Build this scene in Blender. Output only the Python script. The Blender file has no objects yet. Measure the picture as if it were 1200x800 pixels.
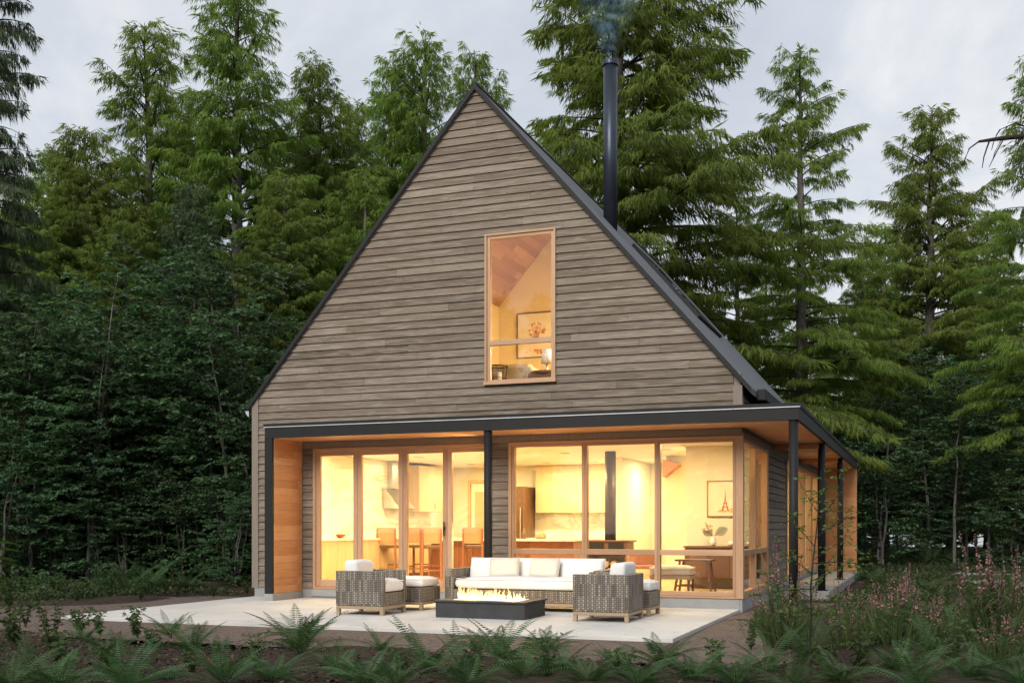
import bpy, math, random
import numpy as np
from mathutils import Vector, Matrix
R = math.radians
scene = bpy.context.scene
COL = scene.collection

# ------------------------------------------------------------------ layout: house corner at the origin, X along the front, Y into depth
F = 1263.80; HZ = 618.0; EYE = 1.2
AX = (0.93385921, -0.35764085); AY = (0.35764085, 0.93385921)
CAM = (2.54582, -16.06569)
def at(px, dep, z=0.0):
    lat = (px-600)/F*dep
    return Vector((CAM[0]+lat*AX[0]+dep*AX[1], CAM[1]+lat*AY[0]+dep*AY[1], z))
def gnd(px, py, z=-0.05):
    return at(px, (EYE-z)*F/(py-HZ), z)
def depth_of(p):
    return (p[0]-CAM[0])*AX[1]+(p[1]-CAM[1])*AY[1]
def px_of(p):
    dx, dy = p[0]-CAM[0], p[1]-CAM[1]
    return 600+F*(dx*AX[0]+dy*AY[0])/(dx*AX[1]+dy*AY[1])

# ------------------------------------------------------------------ helpers
def link(o, parent=None):
    COL.objects.link(o)
    if parent is not None: o.parent = parent
    return o
def tag(o, label=None, cat=None, group=None, kind=None):
    if label: o['label'] = label
    if cat: o['category'] = cat
    if group: o['group'] = group
    if kind: o['kind'] = kind
    return o
def empty(name, loc=(0,0,0), rz=0.0, label=None, cat=None, group=None):
    o = bpy.data.objects.new(name, None); link(o)
    o.location = loc; o.rotation_euler = (0,0,rz); o.empty_display_size = .2
    return tag(o, label, cat, group)

def raw_mesh(name, V, Fc, mat, parent=None, rnd=None, smooth=False, quads=None):
    """V (n,3); Fc list of index tuples, or quads (m,4) array"""
    me = bpy.data.meshes.new(name)
    if quads is not None:
        q = np.asarray(quads, dtype=np.int32); V = np.asarray(V, dtype=np.float32)
        k = q.shape[1]
        me.vertices.add(len(V)); me.vertices.foreach_set('co', V.ravel())
        me.loops.add(q.size); me.loops.foreach_set('vertex_index', q.ravel())
        me.polygons.add(len(q)); me.polygons.foreach_set('loop_start', np.arange(0, q.size, k, dtype=np.int32))
        me.polygons.foreach_set('loop_total', np.full(len(q), k, dtype=np.int32))
        me.update(calc_edges=True)
    else:
        me.from_pydata([tuple(v) for v in V], [], Fc); me.update()
    if rnd is not None:
        a = me.attributes.new('rnd', 'FLOAT', 'FACE'); a.data.foreach_set('value', np.asarray(rnd, dtype=np.float32))
    if smooth: me.polygons.foreach_set('use_smooth', np.ones(len(me.polygons), dtype=bool))
    me.materials.append(mat)
    o = bpy.data.objects.new(name, me)
    return link(o, parent)

SPLIT={'rail','porch_beam','window_trim','head_trim','corner_board','gutter','stretcher','stove_window','sash','rake_trim','foundation','interior_wall','side_wall','front_wall','door_trim','chimney_collar','log_rack','drip_edge','porch_fascia','porch_roof','porch_deck','door_frame','upper_window','cupboard','cabinet_front','picture_frame'}
class MB:
    def __init__(s): s.v=[]; s.f=[]; s.r=[]; s.uv=None
    def face(s, pts, r=0.5):
        b=len(s.v); s.v+= [tuple(p) for p in pts]; s.f.append(tuple(range(b,b+len(pts)))); s.r.append(r)
    def hexa(s, p, r=0.5):   # 8 points: bottom 4 ccw, top 4 ccw
        b=len(s.v); s.v+=[tuple(q) for q in p]
        for f in ((3,2,1,0),(4,5,6,7),(0,1,5,4),(1,2,6,5),(2,3,7,6),(3,0,4,7)):
            s.f.append(tuple(b+i for i in f)); s.r.append(r)
        return s
    def box(s, x0,x1,y0,y1,z0,z1, r=0.5):
        if x1<x0: x0,x1=x1,x0
        if y1<y0: y0,y1=y1,y0
        if z1<z0: z0,z1=z1,z0
        return s.hexa([(x0,y0,z0),(x1,y0,z0),(x1,y1,z0),(x0,y1,z0),(x0,y0,z1),(x1,y0,z1),(x1,y1,z1),(x0,y1,z1)], r)
    def bar(s, a, b, w, h=None, r=.5, w2=None):
        a=Vector(a); b=Vector(b); d=(b-a).normalized(); h=h or w; w2=w2 or 1.0
        up=Vector((0,0,1)) if abs(d.z)<.9 else Vector((0,1,0))
        x=d.cross(up).normalized(); y=x.cross(d)
        P=[]
        for c,k in ((a,1.0),(b,w2)):
            for sx,sy in ((-1,-1),(1,-1),(1,1),(-1,1)): P.append(c+x*sx*w/2*k+y*sy*h/2*k)
        return s.hexa(P, r)
    def tube(s, pts, rad, n=8, r=.5, cap=True):
        pts=[Vector(p) for p in pts]
        if not hasattr(rad,'__len__'): rad=[rad]*len(pts)
        b=len(s.v)
        for i,p in enumerate(pts):
            d=(pts[min(i+1,len(pts)-1)]-pts[max(i-1,0)]).normalized()
            up=Vector((0,0,1)) if abs(d.z)<.9 else Vector((0,1,0))
            x=d.cross(up).normalized(); y=x.cross(d)
            for k in range(n):
                t=2*math.pi*k/n; s.v.append(tuple(p+(x*math.cos(t)+y*math.sin(t))*rad[i]))
        for i in range(len(pts)-1):
            for k in range(n):
                k2=(k+1)%n; s.f.append((b+i*n+k,b+(i+1)*n+k,b+(i+1)*n+k2,b+i*n+k2)); s.r.append(r)
        if cap:
            s.f.append(tuple(b+k for k in range(n))); s.r.append(r)
            e=b+(len(pts)-1)*n; s.f.append(tuple(e+n-1-k for k in range(n))); s.r.append(r)
        return s
    def lathe(s, prof, c=(0,0,0), n=20, r=.5):
        b=len(s.v)
        for (rr,z) in prof:
            for k in range(n):
                t=2*math.pi*k/n; s.v.append((c[0]+rr*math.cos(t), c[1]+rr*math.sin(t), c[2]+z))
        for i in range(len(prof)-1):
            for k in range(n):
                k2=(k+1)%n; s.f.append((b+i*n+k,b+i*n+k2,b+(i+1)*n+k2,b+(i+1)*n+k)); s.r.append(r)
        s.f.append(tuple(b+n-1-k for k in range(n))); s.r.append(r)
        e=b+(len(prof)-1)*n; s.f.append(tuple(e+k for k in range(n))); s.r.append(r)
        return s
    def islands(s):
        p=list(range(len(s.v)))
        def f(i):
            while p[i]!=i: p[i]=p[p[i]]; i=p[i]
            return i
        for q in s.f:
            for k in q[1:]: p[f(k)]=f(q[0])
        g={}
        for i,q in enumerate(s.f): g.setdefault(f(q[0]),[]).append(i)
        out=[]
        for fs in g.values():
            m=MB(); ix={}
            for i in fs:
                t=[]
                for k in s.f[i]:
                    if k not in ix: ix[k]=len(m.v); m.v.append(s.v[k])
                    t.append(ix[k])
                m.f.append(tuple(t)); m.r.append(s.r[i])
            out.append(m)
        return out
    def build(s, name, mat, parent=None, smooth=False, bevel=0.0, seg=2, auto=False, loc=None):
        if name in SPLIT:
            o=None
            for m in s.islands():
                q=m._build(name,mat,parent,smooth,bevel,seg,auto,loc); o=o or q
            return o
        return s._build(name,mat,parent,smooth,bevel,seg,auto,loc)
    def _build(s, name, mat, parent=None, smooth=False, bevel=0.0, seg=2, auto=False, loc=None):
        me=bpy.data.meshes.new(name); me.from_pydata(s.v,[],s.f); me.update()
        a=me.attributes.new('rnd','FLOAT','FACE'); a.data.foreach_set('value', s.r)
        # box-projected UV in metres
        uv=me.uv_layers.new(name='UVMap'); data=uv.data
        for p in me.polygons:
            n=p.normal; ax=max(range(3), key=lambda i: abs(n[i]))
            for li in p.loop_indices:
                c=me.vertices[me.loops[li].vertex_index].co
                if ax==0: data[li].uv=(c.y,c.z)
                elif ax==1: data[li].uv=(c.x,c.z)
                else: data[li].uv=(c.x,c.y)
        if smooth: me.polygons.foreach_set('use_smooth', [True]*len(me.polygons))
        me.materials.append(mat)
        o=bpy.data.objects.new(name,me); link(o,parent)
        if loc is not None: o.location=loc
        if bevel>0:
            m=o.modifiers.new('b','BEVEL'); m.width=bevel; m.segments=seg; m.limit_method='ANGLE'; m.angle_limit=R(40)
        return o

# ------------------------------------------------------------------ materials
def newmat(name):
    m=bpy.data.materials.new(name); m.use_nodes=True
    nt=m.node_tree; nt.nodes.clear()
    out=nt.nodes.new('ShaderNodeOutputMaterial'); b=nt.nodes.new('ShaderNodeBsdfPrincipled')
    nt.links.new(b.outputs[0], out.inputs[0])
    return m, nt, b, out
class NT:
    def __init__(s, nt): s.nt=nt
    def n(s, t, **kw):
        nd=s.nt.nodes.new(t)
        for k,v in kw.items():
            if k.startswith('i_'): nd.inputs[k[2:].replace('_',' ')].default_value=v
            else: setattr(nd,k,v)
        return nd
    def l(s,a,b): s.nt.links.new(a,b)
    def coord(s, which='Object', scale=(1,1,1), rot=(0,0,0)):
        t=s.n('ShaderNodeTexCoord'); m=s.n('ShaderNodeMapping'); m.inputs['Scale'].default_value=scale; m.inputs['Rotation'].default_value=rot
        s.l(t.outputs[which], m.inputs[0]); return m.outputs[0]
    def noise(s, vec, scale, detail=4, rough=.55, dist=0):
        n=s.n('ShaderNodeTexNoise'); n.inputs['Scale'].default_value=scale; n.inputs['Detail'].default_value=detail
        n.inputs['Roughness'].default_value=rough; n.inputs['Distortion'].default_value=dist
        if vec is not None: s.l(vec, n.inputs['Vector'])
        return n.outputs['Fac']
    def ramp(s, fac, stops):
        r=s.n('ShaderNodeValToRGB'); e=r.color_ramp.elements
        while len(e)<len(stops): e.new(0.5)
        for i,(p,c) in enumerate(stops):
            e[i].position=p; e[i].color=(c[0],c[1],c[2],1) if hasattr(c,'__len__') else (c,c,c,1)
        s.l(fac, r.inputs[0]); return r.outputs[0]
    def mix(s, fac, a, b, mode='MIX'):
        m=s.n('ShaderNodeMix', data_type='RGBA', blend_type=mode)
        if hasattr(fac,'is_linked') or hasattr(fac,'links'): s.l(fac, m.inputs[0])
        else: m.inputs[0].default_value=fac
        for v,i in ((a,6),(b,7)):
            if hasattr(v,'links'): s.l(v, m.inputs[i])
            else: m.inputs[i].default_value=(v[0],v[1],v[2],1)
        return m.outputs[2]
    def math(s, op, a, b=0.0, c=None):
        m=s.n('ShaderNodeMath', operation=op)
        for i,v in enumerate((a,b) if c is None else (a,b,c)):
            if hasattr(v,'links'): s.l(v, m.inputs[i])
            else: m.inputs[i].default_value=v
        return m.outputs[0]
    def attr(s, name='rnd'):
        a=s.n('ShaderNodeAttribute'); a.attribute_name=name; return a.outputs['Fac']
    def bump(s, h, b, strength=.3, dist=.01):
        n=s.n('ShaderNodeBump'); n.inputs['Strength'].default_value=strength; n.inputs['Distance'].default_value=dist
        s.l(h,n.inputs['Height']); s.l(n.outputs[0], b.inputs['Normal'])

def wood(name, c1, c2, c3, grain=(1.2,1.2,18), rough=.6, rndamp=1.0, gs=3.0, spec=.3, bump=.25):
    """board wood: grain stretched along one axis, tone per board from the face attribute"""
    m,nt,b,out=newmat(name); N=NT(nt)
    v=N.coord('Object',grain)
    at_=N.attr()
    off=N.n('ShaderNodeVectorMath',operation='ADD'); N.l(v,off.inputs[0])
    cx=N.n('ShaderNodeCombineXYZ'); k=N.math('MULTIPLY',at_,37.0)
    for i in range(3): N.l(k,cx.inputs[i])
    N.l(cx.outputs[0],off.inputs[1])
    g=N.noise(off.outputs[0],gs,6,.65,.6)
    g2=N.noise(off.outputs[0],gs*.3,3,.5,.2)
    tone=N.ramp(at_,[(0,c1),(.5,c2),(1,c3)])
    base=N.mix(1-rndamp,tone,c2) if rndamp<1 else tone
    col=N.mix(N.ramp(g,[(.3,.0),(.72,1.0)]), N.mix(.45,base,(c1[0]*.5,c1[1]*.5,c1[2]*.5)), base)
    col=N.mix(N.math('MULTIPLY',g2,.35),col,c3)
    N.l(col,b.inputs['Base Color']); b.inputs['Roughness'].default_value=rough
    b.inputs['Specular IOR Level'].default_value=spec
    N.bump(g,b,bump,.004)
    return m
def simple(name, col, rough=.5, metal=0.0, var=.12, scale=6, bump=0.0, spec=.5, bs=60):
    m,nt,b,out=newmat(name); N=NT(nt); v=N.coord('Object')
    n=N.noise(v,scale,5,.6)
    d=[c*(1-var) for c in col]; u=[min(1,c*(1+var)) for c in col]
    N.l(N.ramp(n,[(.3,d),(.7,u)]), b.inputs['Base Color'])
    b.inputs['Roughness'].default_value=rough; b.inputs['Metallic'].default_value=metal
    b.inputs['Specular IOR Level'].default_value=spec
    if bump: N.bump(N.noise(v,bs,4,.6),b,bump,.003)
    return m
def foliage(name, dark, mid, light, trans=.35, rough=.55, nscale=.35, spec=.3):
    m,nt,b,out=newmat(name); N=NT(nt)
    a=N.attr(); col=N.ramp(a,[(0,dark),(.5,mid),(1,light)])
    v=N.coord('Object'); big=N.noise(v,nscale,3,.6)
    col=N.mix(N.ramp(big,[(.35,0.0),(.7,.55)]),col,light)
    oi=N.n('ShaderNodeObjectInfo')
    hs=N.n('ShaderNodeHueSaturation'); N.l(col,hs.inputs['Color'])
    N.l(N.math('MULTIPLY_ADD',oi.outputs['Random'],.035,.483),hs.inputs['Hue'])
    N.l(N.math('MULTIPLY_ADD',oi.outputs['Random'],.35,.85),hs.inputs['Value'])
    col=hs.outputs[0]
    N.l(col,b.inputs['Base Color']); b.inputs['Roughness'].default_value=rough; b.inputs['Specular IOR Level'].default_value=spec
    tr=N.n('ShaderNodeBsdfTranslucent'); N.l(N.mix(1.0,col,(1.1,1.15,.7),'MULTIPLY'),tr.inputs[0])
    mx=N.n('ShaderNodeMixShader'); mx.inputs[0].default_value=trans
    N.l(b.outputs[0],mx.inputs[1]); N.l(tr.outputs[0],mx.inputs[2]); N.l(mx.outputs[0],out.inputs[0])
    return m
M={}
def siding():
    """weathered cedar boards: long fine grain, grey bloom, brown streaks, tone per board"""
    m,nt,b,out=newmat('weathered_siding'); N=NT(nt); a=N.attr()
    def shifted(sc):
        v=N.coord('Object',sc); off=N.n('ShaderNodeVectorMath',operation='ADD'); N.l(v,off.inputs[0]); cx=N.n('ShaderNodeCombineXYZ'); k=N.math('MULTIPLY',a,41.0)
        for i in range(3): N.l(k,cx.inputs[i])
        N.l(cx.outputs[0],off.inputs[1]); return off.outputs[0]
    fine=N.noise(shifted((2.2,2.2,70)),2.4,7,.7,.5); streak=N.noise(shifted((.9,.9,14)),2.2,5,.65,.8); blot=N.noise(N.coord('Object',(1,1,1.6)),.9,5,.65,.4)
    base=N.ramp(a,[(0,(.125,.096,.070)),(.5,(.222,.178,.134)),(1,(.36,.30,.236))])
    col=N.mix(N.ramp(fine,[(.36,.75),(.60,0.0)]),base,(.095,.072,.054))
    col=N.mix(N.ramp(streak,[(.47,0.0),(.70,.6)]),col,(.40,.355,.30))
    col=N.mix(N.ramp(streak,[(.30,.45),(.44,0.0)]),col,(.16,.115,.08))
    col=N.mix(N.ramp(blot,[(.35,.0),(.7,.32)]),col,(.19,.155,.12))
    N.l(col,b.inputs['Base Color']); b.inputs['Roughness'].default_value=.8; b.inputs['Specular IOR Level'].default_value=.15
    N.bump(fine,b,.5,.004); return m
M['siding']=siding()
M['siding_y']=M['siding']
M['trimgrey']=wood('weathered_trim',(.21,.17,.14),(.27,.225,.185),(.33,.285,.24),(18,18,1.2),.75,1,3,.15)
M['cedar']=wood('cedar_boards',(.48,.21,.09),(.60,.28,.125),(.70,.37,.18),(1.5,1.5,24),.5,1,2.5,.3,.1)
M['cedar_soffit']=wood('cedar_soffit',(.56,.28,.14),(.63,.33,.17),(.70,.39,.21),(1.2,16,1.2),.5,1,2.5,.3,.08)
M['fir']=wood('fir_frame',(.42,.24,.13),(.51,.305,.175),(.60,.375,.23),(10,10,1.0),.45,1,2.0,.35,.08)
M['fir_h']=wood('fir_frame_across',(.42,.24,.13),(.51,.305,.175),(.60,.375,.23),(1,1,12),.45,1,2.0,.35,.08)
M['teak']=wood('pale_teak',(.30,.21,.125),(.38,.275,.17),(.46,.34,.22),(2,2,14),.55,1,3,.3,.1)
M['darkwood']=wood('walnut',(.10,.05,.025),(.15,.075,.04),(.2,.105,.055),(2,2,14),.4,1,3,.4,.08)
M['redwood']=wood('stained_panel',(.24,.095,.045),(.30,.12,.055),(.36,.15,.075),(12,12,1.0),.4,1,2,.4,.05)
M['maple']=wood('maple_cabinet',(.56,.40,.22),(.64,.48,.28),(.72,.56,.34),(10,10,.8),.45,1,2,.35,.03)
M['black']=simple('black_metal',(.012,.0122,.0128),.6,.0,.15,4,.05,.3)
M['char']=simple('charcoal_composite',(.035,.035,.037),.7,0,.2,8,.15)
M['pipe']=simple('blued_pipe',(.045,.055,.075),.38,.6,.15,3)
M['steel']=simple('brushed_steel',(.55,.56,.58),.3,.9,.05,8)
M['tip']=simple('pale_gutter_tip',(.42,.44,.46),.5)
M['drip']=simple('pale_flashing',(.62,.65,.68),.45,.3,.06,5)
M['paint']=simple('cream_paint',(.76,.71,.57),.6,0,.02,1.5)
M['ceilpaint']=simple('ceiling_paint',(.80,.77,.68),.7,0,.02,1.5)
M['white']=simple('white_ceramic',(.8,.78,.74),.35,0,.02,3)
M['floorwood']=wood('floor_boards',(.42,.26,.12),(.50,.33,.17),(.58,.40,.22),(1.2,14,1),.35,1,2,.4,.03)
M['lino']=simple('throw_cushion_linen',(.62,.57,.50),.9,0,.05,40,.3,.1,400)
M['tanfab']=simple('tan_upholstery',(.50,.40,.28),.9,0,.05,30,.3,.1,300)
M['leather']=simple('grey_ottoman_fabric',(.55,.50,.44),.8,0,.06,20,.2,.2,200)
M['rock']=simple('granite_rock',(.30,.30,.29),.85,0,.35,3,.8,.3,14)
M['mossrock']=simple('mossy_rock',(.09,.13,.08),.9,0,.4,3,.8,.2,14)

def fabric():
    m,nt,b,out=newmat('white_outdoor_fabric'); N=NT(nt); v=N.coord('Object')
    N.l(N.ramp(N.noise(v,3,4,.6),[(.3,(.70,.685,.66)),(.7,(.80,.79,.77))]),b.inputs['Base Color'])
    b.inputs['Roughness'].default_value=.95; b.inputs['Specular IOR Level'].default_value=.1
    h=N.math('ADD',N.math('MULTIPLY',N.noise(v,7,3,.5,.6),3.0),N.noise(v,350,2,.5))
    N.bump(h,b,.35,.006); return m
M['cushion']=fabric()

def wicker(name='woven_wicker', k=1.0):
    m,nt,b,out=newmat(name); N=NT(nt)
    uv=N.n('ShaderNodeUVMap'); uv.uv_map='UVMap'
    sp=N.n('ShaderNodeSeparateXYZ'); N.l(uv.outputs[0],sp.inputs[0])
    P=.030
    u=N.math('DIVIDE',sp.outputs[0],P); w=N.math('DIVIDE',sp.outputs[1],P*.85)
    fu=N.math('FRACT',u); fw=N.math('FRACT',w)
    iu=N.math('FLOOR',u); iw=N.math('FLOOR',w)
    chk=N.math('MODULO',N.math('ADD',iu,iw),2.0); chk=N.math('ABSOLUTE',chk)
    # distance to strand edges
    eu=N.math('SUBTRACT',1.0,N.math('MULTIPLY',N.math('ABSOLUTE',N.math('SUBTRACT',fu,.5)),2.0))
    ew=N.math('SUBTRACT',1.0,N.math('MULTIPLY',N.math('ABSOLUTE',N.math('SUBTRACT',fw,.5)),2.0))
    over=N.math('MULTIPLY',N.math('MINIMUM',N.math('MULTIPLY',eu,2.2),1.0),N.math('MINIMUM',N.math('MULTIPLY',ew,2.2),1.0))
    hgt=N.math('MULTIPLY',over,N.math('MULTIPLY_ADD',chk,.6,.4))
    cmb=N.n('ShaderNodeCombineXYZ'); N.l(iu,cmb.inputs[0]); N.l(N.math('FLOOR',N.math('DIVIDE',sp.outputs[1],.16)),cmb.inputs[1])
    wn=N.n('ShaderNodeTexWhiteNoise'); N.l(cmb.outputs[0],wn.inputs[0])
    c=N.ramp(wn.outputs['Value'],[(0,(.13*k,.105*k,.08*k)),(.45,(.27*k,.23*k,.18*k)),(1,(.50*k,.44*k,.35*k))])
    c=N.mix(N.math('MULTIPLY',chk,.45),c,(.17*k,.14*k,.11*k))
    c=N.mix(N.ramp(over,[(.15,1.0),(.6,0.0)]),c,(.05,.04,.032))
    N.l(c,b.inputs['Base Color']); b.inputs['Roughness'].default_value=.6
    N.bump(hgt,b,.8,.006); return m
M['wicker']=wicker('woven_wicker',.8)

def concrete(name, c1, c2, joints=None, rough=.75):
    m,nt,b,out=newmat(name); N=NT(nt); v=N.coord('Object')
    n=N.noise(v,1.3,6,.65); n2=N.noise(v,45,3,.6)
    col=N.ramp(N.math('MULTIPLY_ADD',n2,.3,N.math('MULTIPLY',n,.7)),[(.3,c1),(.68,c2)])
    st=N.noise(v,.45,4,.7,.8)
    col=N.mix(N.ramp(st,[(.42,0.0),(.72,.45)]),col,[c*.66 for c in c1])
    N.l(col,b.inputs['Base Color']); b.inputs['Roughness'].default_value=rough; b.inputs['Specular IOR Level'].default_value=.3
    N.bump(n2,b,.15,.003); return m
M['patio']=concrete('pale_patio_stone',(.52,.50,.47),(.66,.64,.61))
M['found']=concrete('foundation_concrete',(.26,.26,.255),(.36,.36,.35))
M['stonepath']=concrete('path_gravel_grey',(.22,.21,.20),(.30,.29,.28))

def marble():
    m,nt,b,out=newmat('veined_marble'); N=NT(nt); v=N.coord('Object',(1,.45,1.9),(R(28),R(28),R(0)))
    n=N.noise(v,1.1,5,.5,.9)
    col=N.ramp(n,[(.44,(.78,.74,.64)),(.5,(.60,.55,.45)),(.53,(.80,.76,.66))])
    N.l(col,b.inputs['Base Color']); b.inputs['Roughness'].default_value=.25; return m
M['marble']=marble()

def roofmat():
    m,nt,b,out=newmat('dark_standing_roof'); N=NT(nt); v=N.coord('Object',(1,1,1))
    br=N.n('ShaderNodeTexBrick'); br.inputs['Scale'].default_value=1.0; br.inputs['Brick Width'].default_value=.3; br.inputs['Row Height'].default_value=.14
    br.inputs['Mortar Size'].default_value=.006; br.inputs['Color1'].default_value=(.10,.105,.118,1); br.inputs['Color2'].default_value=(.135,.14,.152,1); br.inputs['Mortar'].default_value=(.03,.03,.035,1)
    uv=N.n('ShaderNodeUVMap'); uv.uv_map='UVMap'; N.l(uv.outputs[0],br.inputs[0])
    g=N.noise(v,90,3,.6)
    N.l(N.mix(N.math('MULTIPLY',g,.5),br.outputs[0],(.12,.125,.14)),b.inputs['Base Color']); b.inputs['Roughness'].default_value=.7
    N.bump(g,b,.4,.004); return m
M['roof']=roofmat()

def glass():
    m,nt,b,out=newmat('window_glass'); N=NT(nt)
    tr=N.n('ShaderNodeBsdfTransparent'); tr.inputs[0].default_value=(.96,.97,.96,1)
    gl=N.n('ShaderNodeBsdfGlossy'); gl.inputs['Roughness'].default_value=.015; gl.inputs[0].default_value=(.95,.97,1,1)
    fr=N.n('ShaderNodeFresnel'); fr.inputs[0].default_value=1.5
    v=N.coord('Object'); 
    bp=N.n('ShaderNodeBump'); bp.inputs['Strength'].default_value=.04; bp.inputs['Distance'].default_value=.02; N.l(N.noise(v,1.1,2,.5),bp.inputs['Height'])
    N.l(bp.outputs[0],gl.inputs['Normal'])
    k=N.math('MINIMUM',N.math('MULTIPLY',fr.outputs[0],1.2),.40)
    mx=N.n('ShaderNodeMixShader'); N.l(k,mx.inputs[0]); N.l(tr.outputs[0],mx.inputs[1]); N.l(gl.outputs[0],mx.inputs[2]); N.l(mx.outputs[0],out.inputs[0])
    return m
M['glass']=glass()

def soil():
    m,nt,b,out=newmat('forest_soil'); N=NT(nt); v=N.coord('Object')
    n=N.noise(v,14,7,.7); big=N.noise(v,.5,4,.6)
    col=N.ramp(n,[(.3,(.018,.012,.009)),(.5,(.05,.034,.026)),(.72,(.11,.08,.062))])
    moss=N.ramp(N.noise(v,.8,5,.7),[(.5,0.0),(.68,.6)])
    col=N.mix(moss,col,(.030,.042,.016))
    N.l(col,b.inputs['Base Color']); b.inputs['Roughness'].default_value=.95; b.inputs['Specular IOR Level'].default_value=.15
    N.bump(N.math('ADD',n,N.math('MULTIPLY',big,1.5)),b,.9,.05); return m
M['soil']=soil()
def gravel():
    m,nt,b,out=newmat('fine_brown_gravel'); N=NT(nt); v=N.coord('Object')
    vo=N.n('ShaderNodeTexVoronoi'); vo.inputs['Scale'].default_value=45; N.l(v,vo.inputs['Vector'])
    c=N.ramp(vo.outputs['Color'],[(.1,(.085,.062,.05)),(.5,(.14,.105,.088)),(.9,(.23,.185,.16))])
    c=N.mix(N.ramp(N.noise(v,2,5,.6),[(.3,.0),(.8,.5)]),c,(.09,.062,.05))
    N.l(c,b.inputs['Base Color']); b.inputs['Roughness'].default_value=.9; b.inputs['Specular IOR Level'].default_value=.2
    N.bump(N.math('SUBTRACT',1.0,vo.outputs['Distance']),b,.7,.012); return m
M['gravel']=gravel()
def bark(name,c1,c2,sc=(6,6,1.5)):
    m,nt,b,out=newmat(name); N=NT(nt); v=N.coord('Object',sc)
    n=N.noise(v,2.2,7,.7,.5)
    N.l(N.ramp(n,[(.3,c1),(.7,c2)]),b.inputs['Base Color']); b.inputs['Roughness'].default_value=.9; b.inputs['Specular IOR Level'].default_value=.15
    N.bump(n,b,1.0,.05); return m
M['bark']=bark('conifer_bark',(.06,.05,.045),(.22,.20,.185))
M['palebark']=bark('pale_bark',(.06,.057,.05),(.19,.18,.165))
M['twig']=bark('dark_twig',(.025,.02,.016),(.07,.055,.045))
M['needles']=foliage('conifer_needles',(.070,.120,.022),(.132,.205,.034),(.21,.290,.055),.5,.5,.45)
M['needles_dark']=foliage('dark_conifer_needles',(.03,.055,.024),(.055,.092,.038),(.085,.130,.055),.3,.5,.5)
M['broad']=foliage('understory_leaves',(.042,.092,.050),(.080,.150,.076),(.13,.215,.098),.4,.5,.6)
M['fern']=foliage('fern_green',(.020,.052,.022),(.048,.104,.040),(.105,.18,.062),.35,.5,1.2)
M['herb']=foliage('herb_green',(.028,.05,.016),(.05,.085,.026),(.085,.13,.04),.35,.5,1.5)
M['grassy']=foliage('grassy_green',(.04,.062,.022),(.065,.095,.032),(.10,.135,.05),.35,.6,1.5)
M['sapling']=foliage('fresh_sapling_leaves',(.06,.11,.025),(.10,.17,.04),(.15,.23,.055),.45,.5,2)
M['pink']=foliage('pink_blossom',(.19,.075,.10),(.31,.14,.165),(.46,.25,.265),.3,.6,2)
M['litter']=foliage('bark_chips',(.014,.010,.008),(.045,.030,.022),(.12,.085,.062),.0,.9,1.0,.2)
M['cover']=foliage('ground_cover_green',(.016,.028,.010),(.032,.052,.018),(.06,.085,.03),.3,.6,.7)

M['water']=simple('lake_surface',(.05,.06,.07),.12,0,.05,.2,.1,.6,.8)
def emit(name,col,st):
    m,nt,b,out=newmat(name); N=NT(nt); nt.nodes.remove(b)
    e=N.n('ShaderNodeEmission'); e.inputs[0].default_value=(*col,1); e.inputs[1].default_value=st
    N.l(e.outputs[0],out.inputs[0]); return m
M['lampglow']=emit('lamp_lens',(1,.78,.45),6)
def flame():
    m,nt,b,out=newmat('gas_flame'); N=NT(nt); nt.nodes.remove(b)
    tc=N.n('ShaderNodeTexCoord'); sp=N.n('ShaderNodeSeparateXYZ'); N.l(tc.outputs['Object'],sp.inputs[0])
    t=N.math('MULTIPLY',sp.outputs[2],5.0)
    col=N.ramp(t,[(0,(1,.9,.6)),(.3,(1,.72,.28)),(1,(1,.42,.08))])
    e=N.n('ShaderNodeEmission'); N.l(col,e.inputs[0]); e.inputs[1].default_value=2.6
    tr=N.n('ShaderNodeBsdfTransparent'); lw=N.n('ShaderNodeLayerWeight'); lw.inputs[0].default_value=.4
    mx=N.n('ShaderNodeMixShader'); N.l(N.math('MULTIPLY_ADD',lw.outputs['Facing'],.6,.25),mx.inputs[0]); N.l(e.outputs[0],mx.inputs[1]); N.l(tr.outputs[0],mx.inputs[2])
    N.l(mx.outputs[0],out.inputs[0]); return m
M['flame']=flame()
M['embers']=emit('glowing_burner_glass',(1,.80,.50),2.2)

# ------------------------------------------------------------------ camera
cam=bpy.data.cameras.new('camera'); co=bpy.data.objects.new('camera',cam); COL.objects.link(co); scene.camera=co
co.location=(CAM[0],CAM[1],EYE)
co.rotation_euler=(R(90),0,math.atan2(-AX[1],AY[1]))
cam.sensor_width=36; cam.lens=36*F/1200; cam.shift_y=(HZ-400)/1200; cam.clip_end=3000; cam.clip_start=.1

# ------------------------------------------------------------------ world and sun
w=bpy.data.worlds.new('World'); scene.world=w; w.use_nodes=True
nt=w.node_tree; nt.nodes.clear(); N=NT(nt)
wo=N.n('ShaderNodeOutputWorld'); bg=N.n('ShaderNodeBackground'); bg.inputs[1].default_value=.125
sky=N.n('ShaderNodeTexSky'); sky.sky_type='NISHITA'; sky.sun_disc=False
FWD=math.atan2(AY[1],AX[1])            # heading of the view
SUN_AZ=FWD+math.pi+R(-25); SUN_EL=R(32)  # behind the camera
sdir=Vector((math.cos(SUN_AZ)*math.cos(SUN_EL),math.sin(SUN_AZ)*math.cos(SUN_EL),math.sin(SUN_EL)))
sky.sun_elevation=SUN_EL; sky.sun_rotation=math.atan2(sdir.x,sdir.y)
tc=N.n('ShaderNodeTexCoord'); mp=N.n('ShaderNodeMapping'); mp.inputs['Scale'].default_value=(1,1,1.5); mp.inputs['Location'].default_value=(.3,.1,.6); N.l(tc.outputs['Generated'],mp.inputs[0])
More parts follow.
